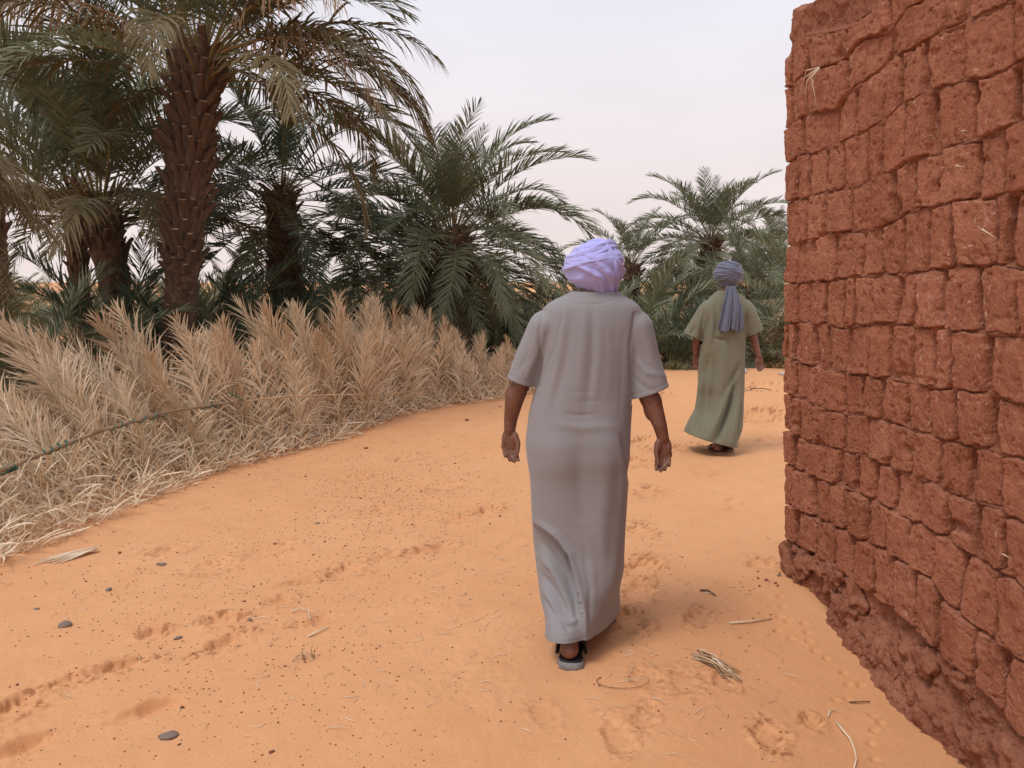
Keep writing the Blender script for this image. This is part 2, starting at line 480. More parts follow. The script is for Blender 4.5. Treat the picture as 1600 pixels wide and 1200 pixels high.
def g_detail(x, y):
    P = np.column_stack([x, y])
    h = np.zeros(len(P)); t = np.zeros(len(P))
    rough = fbm(P, 26.0, 3, 31, 0.6)
    clod = fbm(P, 55.0, 2, 77, 0.6)
    h += 0.0022 * fbm(P, 11.0, 3, 41)
    near = sstep(12.0, 3.0, y)
    patch = sstep(0.05, 0.5, fbm(P, 0.9, 3, 53)) * sstep(0.7, -0.9, x)        # coarser, pebbly crust on the left
    h += (0.0050 * patch + 0.0012) * (rough + 0.7 * clod) * near
    for (cx, cy, hw, hl, tr, d, cr) in PRINTS:
        R_ = max(hw, hl) * 2.2
        sel = np.where((np.abs(x - cx) < R_) & (np.abs(y - cy) < R_))[0]
        if not len(sel): continue
        dx, dy = x[sel] - cx, y[sel] - cy
        c, s = math.cos(tr), math.sin(tr)
        qx, qy = (dx * c - dy * s) / hw, (dx * s + dy * c) / hl
        r = np.sqrt(qx * qx + qy * qy) * (1 + 0.22 * fbm(P[sel], 14.0, 2, 91))
        bowl = 1 - sstep(0.55, 1.0, r)
        rim = np.exp(-((r - 1.12) / 0.22) ** 2)
        ann = np.exp(-((r - 0.9) / 0.45) ** 2)
        d = d * 1.35
        dd = -d * bowl + d * 0.5 * rim * (0.5 + 0.8 * rough[sel])
        if hl > 1.5 * hw and d > 0.018:
            # a dragging foot: a steep little scarp on the far side, a slope back up on the near side
            wv = qx + 0.45 * fbm(P[sel], 8.0, 2, 93)
            en = sstep(0.75, 0.25, np.abs(qy) + 0.35 * fbm(P[sel], 12.0, 2, 95))
            saw = sstep(-1.0, -0.70, wv) * np.clip((1.0 - wv) / 1.8, 0, 1) * en
            lip = np.exp(-((wv + 1.12) / 0.2) ** 2) * en
            dd = 0.35 * dd - 0.75 * d * saw + 0.3 * d * lip
        if cr > 0.2:
            lump = np.clip(clod[sel] * 1.6 + rough[sel] * 0.6, -0.4, 1.0)
            dd = dd + cr * 0.0075 * ann * lump
            t[sel] += cr * 0.95 * ann * sstep(0.12, 0.42, -clod[sel] + 0.5 * rough[sel])
        h[sel] += dd
    h = np.clip(h, -0.045, 0.022)
    # the sole pattern pressed into one clear print
    p = ground_pt(968, 1160)
    dx, dy = x - p.x, y - p.y
    mk = np.exp(-((dx / 0.05) ** 4 + ((dy - 0.0) / 0.07) ** 4))
    h += mk * 0.004 * np.sin((dy + 0.25 * dx) * 2 * math.pi / 0.017)
    return h, np.clip(t, 0, 1)

ys = [-60, -30, -14, -7, -3, -1, 0, 0.6, 1.0, 1.3, 1.55, 1.75]
y = 1.9
while y < 60:
    ys.append(y)
    y += max(0.0085, y * y / 1250.0)
ys += [70, 90, 120, 180, 300, 600, 1200, 2500]
ys = np.array(ys)
cmid = np.linspace(-1, 1, 560)
out = np.array([1.08, 1.25, 1.6, 2.4, 4.5, 10, 30])
cs = np.concatenate([-out[::-1], cmid, out])
W = 0.80 * np.maximum(ys, 1.9) + 0.35
GX = (cs[None, :] * W[:, None])
GY = np.repeat(ys[:, None], len(cs), 1)
gx, gy = GX.ravel(), GY.ravel()
gz = g_base(gx, gy)
dh, dt = g_detail(gx, gy)
fade = sstep(14, 9, gy) * sstep(1.2, 1.7, gy)
gz = gz + dh * fade
far = sstep(60, 300, np.hypot(gx, gy))
gz = gz * (1 - far) - 0.2 * far
gm = quick_mesh('sand_ground', np.column_stack([gx, gy, gz]), grid_faces(len(cs), len(ys)))
gm.materials.append(M['sand'])
at = gm.attributes.new('tint', 'FLOAT', 'POINT')
at.data.foreach_set('value', (dt * fade).astype(np.float32))
ground = tag(mesh_obj('sand_ground', gm), 'orange sand path with footprints between fence and wall', 'sand', kind='structure')
_gxs, _gys = np.arange(-8, 8.01, 0.08), np.arange(1.0, 16.01, 0.08)
_GG = g_base(*np.meshgrid(_gxs, _gys))
def gz1(x, y):
    if -7.9 < x < 7.9 and 1.1 < y < 15.9:
        i, j = (x + 8) / 0.08, (y - 1.0) / 0.08
        a, b = int(i), int(j)
        i -= a; j -= b
        return float((_GG[b, a] * (1 - i) + _GG[b, a + 1] * i) * (1 - j) + (_GG[b + 1, a] * (1 - i) + _GG[b + 1, a + 1] * i) * j)
    return float(g_base(np.array([x]), np.array([y]))[0])

# ------------------------------------------------------------------ mud brick wall
WA = Vector((1.580, 4.26, 0.0))                 # foot of the far corner
WDIR = Vector((math.sin(R(4.6)), -math.cos(R(4.6)), 0)).normalized()      # along the face, towards the camera
WN = Vector((-math.cos(R(4.6)), -math.sin(R(4.6)), 0)).normalized()       # out of the face, towards the path
LEAN = 0.047                                                              # the face leans over the path slightly as it rises
def w_pt(s, t, d=0.0):
    return WA + WDIR * s + Vector((0, 0, t)) + WN * (d + LEAN * t)
def w_from_px(px, py):
    r = ray(px, py)
    n = (WN - Vector((0, 0, 1)) * LEAN)
    o = Vector((0, 0, CAM_H))
    k = (WA - o).dot(n) / r.dot(n)
    p = o + r * k
    q = p - WA
    return q.dot(WDIR), q.z
LINES = [
 [(1240, 0), (1262, -4), (1320, -30), (1400, -75), (1500, -130), (1600, -185)],
 [(1228, 82), (1255, 56), (1320, 45), (1380, 0), (1430, -35), (1600, -140)],
 [(1226, 143), (1262, 112), (1312, 97), (1345, 64), (1392, 45), (1420, 12), (1510, -35), (1600, -80)],
 [(1224, 205), (1260, 180), (1310, 170), (1332, 140), (1395, 92), (1450, 60), (1515, 32), (1600, -8)],
 [(1223, 262), (1255, 243), (1300, 230), (1340, 212), (1385, 188), (1410, 163), (1450, 146), (1500, 125), (1550, 118), (1600, 95)],
 [(1222, 318), (1250, 312), (1285, 302), (1320, 297), (1365, 285), (1400, 265), (1425, 250), (1460, 238), (1500, 225), (1550, 210), (1600, 190)],
 [(1222, 382), (1250, 381), (1285, 372), (1300, 364), (1340, 361), (1365, 358), (1395, 350), (1420, 332), (1480, 318), (1525, 310), (1600, 300)],
 [(1220, 442), (1250, 443), (1290, 440), (1340, 432), (1385, 430), (1410, 430), (1440, 428), (1500, 416), (1555, 415), (1600, 420)],
 [(1221, 507), (1250, 505), (1280, 507), (1320, 513), (1345, 508), (1380, 506), (1400, 505), (1440, 511), (1480, 515), (1530, 520), (1600, 525)],
 [(1225, 555), (1250, 566), (1300, 580), (1350, 588), (1390, 592), (1440, 602), (1495, 612), (1550, 617), (1600, 635)],
 [(1232, 615), (1255, 625), (1285, 637), (1320, 647), (1350, 650), (1385, 655), (1420, 672), (1460, 683), (1500, 692), (1555, 706), (1600, 720)],
 [(1232, 672), (1260, 690), (1295, 696), (1325, 707), (1350, 713), (1390, 730), (1425, 743), (1465, 760), (1510, 780), (1560, 797), (1600, 822)],
 [(1232, 725), (1265, 742), (1300, 755), (1345, 772), (1375, 785), (1405, 805), (1445, 818), (1475, 838), (1510, 863), (1560, 892), (1600, 915)],
 [(1232, 790), (1275, 808), (1310, 825), (1360, 850), (1400, 870), (1430, 887), (1467, 908), (1488, 943), (1535, 985), (1600, 1032)],
 [(1232, 845), (1285, 872), (1315, 890), (1350, 922), (1390, 948), (1420, 968), (1457, 1007), (1504, 1048), (1550, 1095), (1600, 1145)],
]
JOINTS = [
 [1262, 1315, 1390, 1480, 1560],
 [1240, 1262, 1322, 1392, 1470, 1550],
 [1238, 1262, 1325, 1393, 1512],
 [1256, 1309, 1338, 1383, 1408, 1449, 1504, 1590],
 [1249, 1267, 1292, 1320, 1356, 1382, 1417, 1462, 1525, 1590],
 [1247, 1266, 1293, 1329, 1364, 1397, 1432, 1474, 1530, 1572],
 [1231, 1244, 1277, 1306, 1346, 1380, 1410, 1455, 1496, 1557, 1580],
 [1248, 1269, 1293, 1321, 1337, 1367, 1407, 1434, 1479, 1531, 1592],
 [1235, 1246, 1275, 1296, 1326, 1361, 1392, 1432, 1462, 1491, 1544],
 [1245, 1264, 1291, 1319, 1349, 1381, 1416, 1457, 1499, 1556],
 [1240, 1251, 1271, 1293, 1322, 1356, 1391, 1428, 1472, 1516, 1566],
 [1245, 1265, 1292, 1315, 1342, 1373, 1404, 1444, 1486, 1530, 1572],
 [1242, 1277, 1303, 1327, 1359, 1391, 1427, 1468, 1509, 1563],
 [1250, 1283, 1313, 1337, 1370, 1402, 1437, 1478, 1527, 1576],
]
S_END = 4.2
WL = []
for ln in LINES:
    st = np.array([w_from_px(*p) for p in ln])
    s0, t0 = st[:, 0], st[:, 1]
    k = np.polyfit(s0[-3:], t0[-3:], 1)[0] * 0.4
    xs = np.concatenate([s0, s0[-1] + np.array([0.6, 1.2, 3.2])])
    ts = np.concatenate([t0, t0[-1] + k * np.array([0.6, 0.8, 0.9])])
    xs[0] = min(xs[0], 0.0)
    WL.append((xs, ts))
wall = empty('mud_brick_wall', WA)
tag(wall, 'tall wall of eroded red mud bricks beside the sand path', 'wall')
def line_t(k, s):
    return np.interp(s, WL[k][0], WL[k][1])
EDGE = 0.0
brng = random.Random(21)
NB = 34
def make_brick(s0, s1, row, seed, proud, cut=0.0):
    """one rough pillow-shaped mud brick: its face set by the courses above and below and the joints left and right"""
    nu = nv = NB
    u = np.linspace(-1, 1, nu); v = np.linspace(-1, 1, nv)
    U, V_ = np.meshgrid(u, v)
    U, V_ = U.ravel(), V_.ravel()
    # denser towards the edges
    U2, V2 = np.sign(U) * np.abs(U) ** 0.72, np.sign(V_) * np.abs(V_) ** 0.72
    w = s1 - s0
    s = s0 + w * (U2 + 1) / 2
    slant = brng.uniform(-0.012, 0.012)
    ta, tb = line_t(row, s), line_t(row + 1, s)
    gl, gr = brng.uniform(0.004, 0.012), brng.choice((0.010, 0.016, 0.024, 0.036))
    gv = 0.0015 / np.maximum(ta - tb, 0.05)
    rr = 0.30
    # rounded-square outline
    cU = U2.copy(); cV = V2 * (1 - gv * 2)
    m = np.maximum(np.abs(U2), np.abs(V2))
    corner = np.clip(np.minimum(np.abs(U2), np.abs(V2)), 0, 1) ** 6 * brng.uniform(0.02, 0.09)
    cU = cU * (1 - corner); cV = cV * (1 - corner)
    s = s0 + gl + (w - gl - gr) * (cU + 1) / 2 + slant * cV
    t = tb + (ta - tb) * (cV + 1) / 2
    P0 = np.column_stack([s, t])
    Pw = P0 + np.column_stack([fbm(P0, 30.0, 2, 21), fbm(P0, 30.0, 2, 22)]) * 0.006
    edge_n = np.clip(0.5 + 0.75 * fbm(P0, 26.0, 3, 97), 0, 1)
    eu, ev = (1 - np.abs(U2)) * w * 0.5, (1 - np.abs(V2)) * (ta - tb) * 0.5
    ee = np.minimum(eu, ev * 1.9)
    drop = np.exp(-(ee / (0.0018 + 0.009 * edge_n ** 2)) ** 2)
    n1 = fbm(P0, 8.0, 3, 300, 0.5)
    n2 = fbm(Pw, 34.0, 3, 400, 0.6)
    n3 = fbm(Pw, 95.0, 2, 410, 0.6)
    d = proud + 0.007 * n1 + 0.0030 * n2 + 0.0024 * n3
    d -= 0.008 * sstep(0.38, 0.62, fbm(Pw, 15.0, 3, 888, 0.6))                 # spalled patches
    d -= 0.007 * sstep(0.50, 0.66, fbm(Pw, 55.0, 2, 889))                      # pits
    d -= 0.040 * drop
    d += brng.uniform(-0.014, 0.004) * U + brng.uniform(-0.008, 0.008) * V_
    chip = sstep(0.30, 0.55, fbm(P0, 7.0, 3, 777)) * cut
    d -= chip * (0.022 + 0.016 * fbm(Pw, 40.0, 3, 779))
    wan = np.where(m > 0.6, 1, 0.4)
    s = s + (0.009 * fbm(P0, 14.0, 2, 511) + 0.005 * fbm(P0, 45.0, 2, 512)) * wan
    t = t + (0.009 * fbm(P0, 14.0, 2, 611) + 0.005 * fbm(P0, 45.0, 2, 612)) * wan
    idx = np.arange(nu * nv).reshape(nv, nu)
    ring = np.concatenate([idx[0, :], idx[1:, -1], idx[-1, -2::-1], idx[-2:0:-1, 0]])
    nbk = len(ring)
    s = np.concatenate([s, s[ring] * 0.97 + 0.03 * s.mean()]); t = np.concatenate([t, t[ring] * 0.97 + 0.03 * t.mean()])
    d = np.concatenate([d, np.full(nbk, -0.10)])
    F = [grid_faces(nu, nv)]
    r2 = np.arange(nbk) + nu * nv
    F.append(np.column_stack([ring, np.roll(ring, -1), np.roll(r2, -1), r2])[:, ::-1])
    W3 = np.array([tuple(WDIR), (0, 0, 1), tuple(WN)])
    dd = d + LEAN * t
    C = np.column_stack([s, t, dd]) @ W3
    return C, [np.concatenate(F)]
top_edge = 0.0
for row in range(len(JOINTS)):
    mid = (line_t(row, 0.2) + line_t(row + 1, 0.2)) / 2
    js = [w_from_px(x, 0.5 * (np.interp(x, *zip(*LINES[row])) + np.interp(x, *zip(*LINES[row + 1]))))[0] for x in JOINTS[row]]
    js = [-0.005] + [j for j in js if j > 0.035]
    x = js[-1]
    while x < S_END - 0.1:
        x += brng.uniform(0.15, 0.25)
        js.append(x)
    for a, b in zip(js[:-1], js[1:]):
        sc = (a + b) / 2
        proud = brng.uniform(-0.008, 0.014)
        if row == 0: proud -= 0.06
        if row >= 11: proud += 0.005 * (row - 10)
        V, F = make_brick(a, b, row, brng.randrange(9999), proud, 1.0 if brng.random() < 0.28 else 0.0)
        me = quick_mesh('brick', V, F)
        me.materials.append(M['brick'])
        mesh_obj('brick', me, wall)

# the mud between and behind the bricks
def wall_body():
    ns, ntt = 470, 500
    s = np.concatenate([np.linspace(-0.012, 2.3, ns - 60), np.linspace(2.3, S_END, 61)[1:]])
    # vertical stations from the foot to the crest
    T = np.linspace(0, 1, ntt)
    S, K = np.meshgrid(s, T)
    top = line_t(0, s) + 0.015 * fbm(np.column_stack([s, s * 0]), 6, 3, 4)
    bot = np.full(ns, -0.75)
    Z = bot[None, :] + (top - bot)[None, :] * K
    P = np.column_stack([S.ravel(), Z.ravel()])
    d = -0.026 + 0.022 * fbm(P, 9.0, 4, 300, 0.55) + 0.015 * fbm(P, 30.0, 3, 410, 0.6)
    Pw = P + np.column_stack([fbm(P, 25.0, 2, 71), fbm(P, 25.0, 2, 72)]) * 0.008
    d = -0.034 + 0.022 * fbm(P, 4.0, 3, 333) + 0.013 * fbm(Pw, 16.0, 3, 335) + 0.008 * fbm(Pw, 45.0, 3, 336, 0.6)
    bed = np.zeros(len(P))
    for k in range(1, len(WL)):
        bed = np.maximum(bed, np.exp(-((P[:, 1] - line_t(k, P[:, 0])) / 0.014) ** 2))
    fill = -0.010 + 0.014 * fbm(P, 6.0, 3, 343) + 0.006 * fbm(Pw, 40.0, 2, 344)
    d = np.maximum(d, d + bed * np.maximum(0, fill - d))
    lowline = line_t(len(WL) - 1, P[:, 0])
    base = sstep(0.02, -0.10, P[:, 1] - lowline)
    foot = sstep(0.0, -0.45, P[:, 1] - lowline)
    d += base * (0.012 + 0.095 * foot * sstep(0.0, 0.6, P[:, 0]) + 0.045 * fbm(Pw, 6.0, 4, 801, 0.6) + 0.026 * fbm(Pw, 20.0, 4, 802, 0.65))
    capz = sstep(-0.03, 0.0, P[:, 1] - np.repeat(top[None, :], ntt, 0).ravel())
    d -= 0.05 * capz
    d -= 0.03 * sstep(0.02, -0.012, P[:, 0])
    V = np.column_stack([P[:, 0], P[:, 1], d + LEAN * P[:, 1]])
    mb = MB()
    W3 = np.array([tuple(WDIR), (0, 0, 1), tuple(WN)])
    mb.add(V @ W3, grid_faces(ns, ntt))
    # rough end face at the corner and the crest, 0.55 m thick
    nd_ = 40
    D = np.linspace(0, 1, nd_)
    left = V.reshape(ntt, ns, 3)[:, 0, :]
    E = np.repeat(left[:, None, :], nd_, 1).copy()
    E[:, :, 2] -= D[None, :] * 0.55
    Pn = E.reshape(-1, 3)
    E = Pn.copy()
    E[:, 0] -= (0.035 * fbm(Pn, 9.0, 4, 61) + 0.012) * np.repeat(np.minimum(1, D * 8)[None, :], ntt, 0).ravel()
    mb.add(E @ W3, grid_faces(nd_, ntt)[:, ::-1])
    tp = V.reshape(ntt, ns, 3)[-1, :, :]
    Tt = np.repeat(tp[:, None, :], nd_, 1).copy()
    Tt[:, :, 2] -= D[None, :] * 0.55
    Pn = Tt.reshape(-1, 3); Tt = Pn.copy()
    Tt[:, 1] += (0.05 * fbm(Pn, 5.0, 4, 63) + 0.03) * np.repeat(np.sin(D * math.pi)[None, :], ns, 0).ravel()
    mb.add(Tt @ W3, grid_faces(nd_, ns))
    right = V.reshape(ntt, ns, 3)[:, -1, :]
    bk = np.concatenate([left, right]).copy()
    bk[:, 2] -= 0.55
    mb.add(bk @ W3, np.column_stack([np.arange(ntt - 1), np.arange(1, ntt), np.arange(1, ntt) + ntt, np.arange(ntt - 1) + ntt]))
    mb.add(np.concatenate([right, right - np.array([0, 0, 0.55])]) @ W3, np.column_stack([np.arange(ntt - 1), np.arange(ntt - 1) + ntt, np.arange(1, ntt) + ntt, np.arange(1, ntt)]))
    return mb.mesh('mud_core', [M['mud']], tint=False)
mesh_obj('mud_core', wall_body(), wall)
# lumps of fallen and smeared mud: irregular stones of the footing, each a piece
lrng = random.Random(5)
def lump_mesh(name, seed, mat, sub=3, amp=0.35):
    bm = bmesh.new()
    bmesh.ops.create_icosphere(bm, subdivisions=sub, radius=1.0)
    P = np.array([v.co[:] for v in bm.verts])
    k = 1 + amp * fbm(P + seed * 3.7, 1.3, 3, seed) + amp * 0.35 * fbm(P + seed, 4.0, 2, seed + 5)
    P = P * k[:, None]
    for v, p in zip(bm.verts, P): v.co = p
    me = bpy.data.meshes.new(name)
    bm.to_mesh(me); bm.free()
    me.polygons.foreach_set('use_smooth', np.ones(len(me.polygons), dtype=bool))
    me.materials.append(mat)
    return me
LUMPS = [lump_mesh('mud_lump', k, M['mud'], 4, 0.8) for k in range(5)]
W4 = Matrix((WDIR, WN, Vector((0, 0, 1)))).transposed().to_4x4()
for k in range(30):
    s = lrng.uniform(0.0, 2.1)
    zt = float(line_t(len(WL) - 1, s))
    g = w_pt(s, 0)
    zg = gz1(g.x - 0.12, g.y)
    t = lrng.uniform(zg - 0.03, zt - 0.02)
    o = mesh_obj('mud_lump', LUMPS[k % 5], wall)
    sz = lrng.uniform(0.03, 0.075)
    foot = min(1, max(0, (zt - t) / 0.45))
    o.matrix_local = Matrix.Translation(w_pt(s, t, -0.012 + 0.05 * foot) - WA) @ W4 @ Matrix.Rotation(lrng.uniform(0, 6.3), 4, 'Y') @ Matrix.Diagonal((sz * lrng.uniform(0.9, 1.6), sz * 0.65, sz * lrng.uniform(0.7, 1.1), 1))

# ------------------------------------------------------------------ palm fronds
def frond_mesh(name, seed, L=3.0, e0=60, bend=60, nleaf=62, leaf_len=0.42, leaf_w=0.033, droop=0.35, vang=28, petiole=0.2,
               mats=('leaf', 'rachis'), a0=62, a1=24, twist=0.0, vrand=22.0, curl=0.0, thick=0.018, sidebend=0.0, ragged=0.12):
    """a feather frond growing from the origin towards +x, rising at e0 degrees and bending down by bend degrees along its length"""
    r = random.Random(seed)
    mb = MB()
    nst = 16
    pts, tang = [Vector((0, 0, 0))], []
    for k in range(nst):
        f = (k + 0.5) / nst
        e = R(e0 - bend * (0.25 * f + 0.75 * f * f) * 1.0)
        az = R(sidebend * f * f)
        d = Vector((math.cos(e) * math.cos(az), math.cos(e) * math.sin(az), math.sin(e)))
        tang.append(d)
        pts.append(pts[-1] + d * (L / nst))
    rad = [thick * (1.25 if k == 0 else 1.0) * (1 - 0.88 * (k / nst) ** 0.8) for k in range(nst + 1)]
    mb.tube(pts, rad, 5, 1, 0.5, 0.7)
    P = np.array([tuple(p) for p in pts])
    fr = np.linspace(0, 1, nst + 1)
    V, F4, F3, tn = [], [], [], []
    n0 = 0
    for side in (-1, 1):
        for k in range(nleaf):
            f = petiole + (1 - petiole) * ((k + r.uniform(0.1, 0.9)) / nleaf)
            if r.random() < ragged * 0.5: continue
            i = min(nst - 1, int(f * nst))
            p = Vector([np.interp(f, fr, P[:, c]) for c in range(3)])
            T = tang[i]
            S = Vector((-T.y, T.x, 0))
            if S.length < 1e-3: S = Vector((0, 1, 0))
            S.normalize()
            N = T.cross(S) * 1.0
            if N.z < 0: N = -N
            g = (f - petiole) / (1 - petiole)
            ll = leaf_len * (0.45 + 0.9 * math.sin(math.pi * min(1, 0.15 + 0.75 * g)) ** 0.8) * r.uniform(0.8, 1.12) * (1.0 if g < 0.85 else 1 - (g - 0.85) * 2.2)
            a = R(a0 + (a1 - a0) * g + r.uniform(-9, 9))
            v = R(vang + r.uniform(-vrand, vrand))
            D = T * math.cos(a) + (S * side * math.cos(v) + N * math.sin(v)) * math.sin(a)
            D.normalize()
            w = leaf_w * r.uniform(0.8, 1.2) * (0.6 + 0.4 * math.sin(math.pi * min(1, g + 0.15)))
            wd = T - D * T.dot(D)
            if wd.length < 1e-3: wd = N
            wd.normalize()
            wd = (wd + N * r.uniform(-0.5, 0.5)).normalized()
            cv = Vector((r.uniform(-1, 1), r.uniform(-1, 1), r.uniform(-1, 0.6))) * curl
            q = p.copy()
            base = n0
            segs = ((0.0, 0.55), (0.34, 1.0), (0.70, 0.72), (1.0, 0.0))
            dcur = D.copy()
            prev = 0.0
            dr = droop * r.uniform(0.6, 1.4)
            t_ = min(1, max(0, r.gauss(0.5, 0.30)))
            for j, (u, ww) in enumerate(segs):
                q = q + dcur * (ll * (u - prev)); prev = u
                if ww > 0:
                    V.append(q - wd * (w * ww * 0.5)); V.append(q + wd * (w * ww * 0.5)); n0 += 2
                    tn += [t_ * (0.8 + 0.2 * u)] * 2
                else:
                    V.append(q); n0 += 1; tn.append(t_)
                dcur = (dcur + Vector((0, 0, -1)) * dr * (0.5 + u) + cv).normalized()
            F4 += [(base, base + 1, base + 3, base + 2), (base + 2, base + 3, base + 5, base + 4)]
            F3 += [(base + 4, base + 5, base + 6)]
    mb.add(np.array([tuple(v) for v in V]), np.array(F4), np.array(F3), 0, np.array(tn))
    return mb.mesh(name, [M[mats[0]], M[mats[1]]])

_cache = {}
def variants(kind, e_class, n=2):
    """a few frond meshes per pose, shared by all palms"""
    key = (kind, e_class)
    if key not in _cache:
        ms = []
        for s in range(n):
            sd = hash((kind, e_class, s)) % 100000 if False else sum(ord(c) for c in kind) * 131 + (e_class + 90) * 17 + s * 7919
            bend = {80: 42, 65: 62, 50: 78, 35: 86, 18: 82, 0: 72, -20: 58, -45: 38}[e_class] + (s * 14 - 7)
            kw = dict(L=3.0, e0=e_class, bend=bend, sidebend=(-22, 20)[s % 2])
            if kind == 'green': kw.update(mats=('leaf', 'rachis'), droop=0.16, vang=30)
            if kind == 'blue': kw.update(mats=('leaf_blue', 'rachis'), droop=0.10, vang=32)
            if kind == 'olive': kw.update(mats=('leaf_olive', 'rachis'), droop=0.42, vang=14)
            if kind == 'dry': kw.update(mats=('leaf_dry', 'rachis_dry'), droop=0.95, vang=0, curl=0.12, leaf_w=0.022, ragged=0.5)
            ms.append(frond_mesh('frond', sd, **kw))
        _cache[key] = ms
    return _cache[key]
ECL = [80, 65, 50, 35, 18, 0, -20, -45]
def put_frond(parent, kind, loc, az, e, scale, r, name='frond'):
    ec = min(ECL, key=lambda q: abs(q - e))
    me = r.choice(variants(kind, ec))
    o = mesh_obj(name, me, parent)
    o.location = loc
    o.rotation_euler = (R(r.uniform(-8, 8)), R(r.uniform(-4, 4) - (e - ec) * 0.8), R(az))
    o.scale = (scale, scale, scale * r.uniform(0.95, 1.05))
    return o

# --- trunk pieces
def leaf_base_mesh(name, seed, cut=True, length=0.2, width=0.11):
    r = random.Random(seed)
    mb = MB()
    st = []
    for k, (u, w, th) in enumerate(((0, 1.25, 1.25), (0.4, 0.95, 1.0), (0.8, 0.66, 0.72), (1.0, 0.58, 0.55))):
        z = u * length
        x = -0.025 + 0.03 * u * u
        w2 = width * w * 0.5
        t2 = 0.030 * th
        j = r.uniform(-0.008, 0.008)
        st.append([(x - t2 * 0.5, -w2, z), (x + t2, -w2 * 0.5, z + j), (x + t2 * 1.1, w2 * 0.5, z - j), (x - t2 * 0.5, w2, z)])
    V = np.array([p for s in st for p in s])
    F = [tuple(x) for x in grid_faces(4, 4, True)]
    mb.add(V, F, None, 0)
    mb.add(V[12:16] + np.array([0.0, 0, 0.001]), [(0, 1, 2, 3)], None, 1)
    return mb.mesh(name, [M['boot'], M['boot_cut']], smooth=False)
BOOTS = [leaf_base_mesh('leaf_base', k, True, 0.13 + 0.035 * (k % 3), 0.095 + 0.02 * (k % 2)) for k in range(6)]
def trunk_mesh(name, pts, rad, seed, rings=60, n=28):
    P = np.array([tuple(p) for p in pts], float)
    f = np.linspace(0, 1, len(P))
    g = np.linspace(0, 1, rings)
    C = np.column_stack([np.interp(g, f, P[:, c]) for c in range(3)])
    r_ = np.interp(g, f, rad)
    a = np.linspace(0, 2 * math.pi, n, endpoint=False)
    V = np.zeros((rings, n, 3))
    V[:, :, 0] = C[:, 0:1] + r_[:, None] * np.cos(a)[None, :]
    V[:, :, 1] = C[:, 1:2] + r_[:, None] * np.sin(a)[None, :]
    V[:, :, 2] = C[:, 2:3]
    Q = V.reshape(-1, 3)
    k = 0.035 * fbm(Q, 9, 3, seed)
    ctr = np.repeat(C[:, None, :], n, 1).reshape(-1, 3)
    Q = ctr + (Q - ctr) * (1 + k / np.repeat(r_, n))[:, None]
    mb = MB()
    mb.add(Q, grid_faces(n, rings, True))
    mb.add(np.vstack([C[-1] + np.array([0, 0, 0.08]), Q[-n:]]), None, [(0, 1 + i, 1 + (i + 1) % n) for i in range(n)])
    return mb.mesh(name, [M['bark']], tint=False)
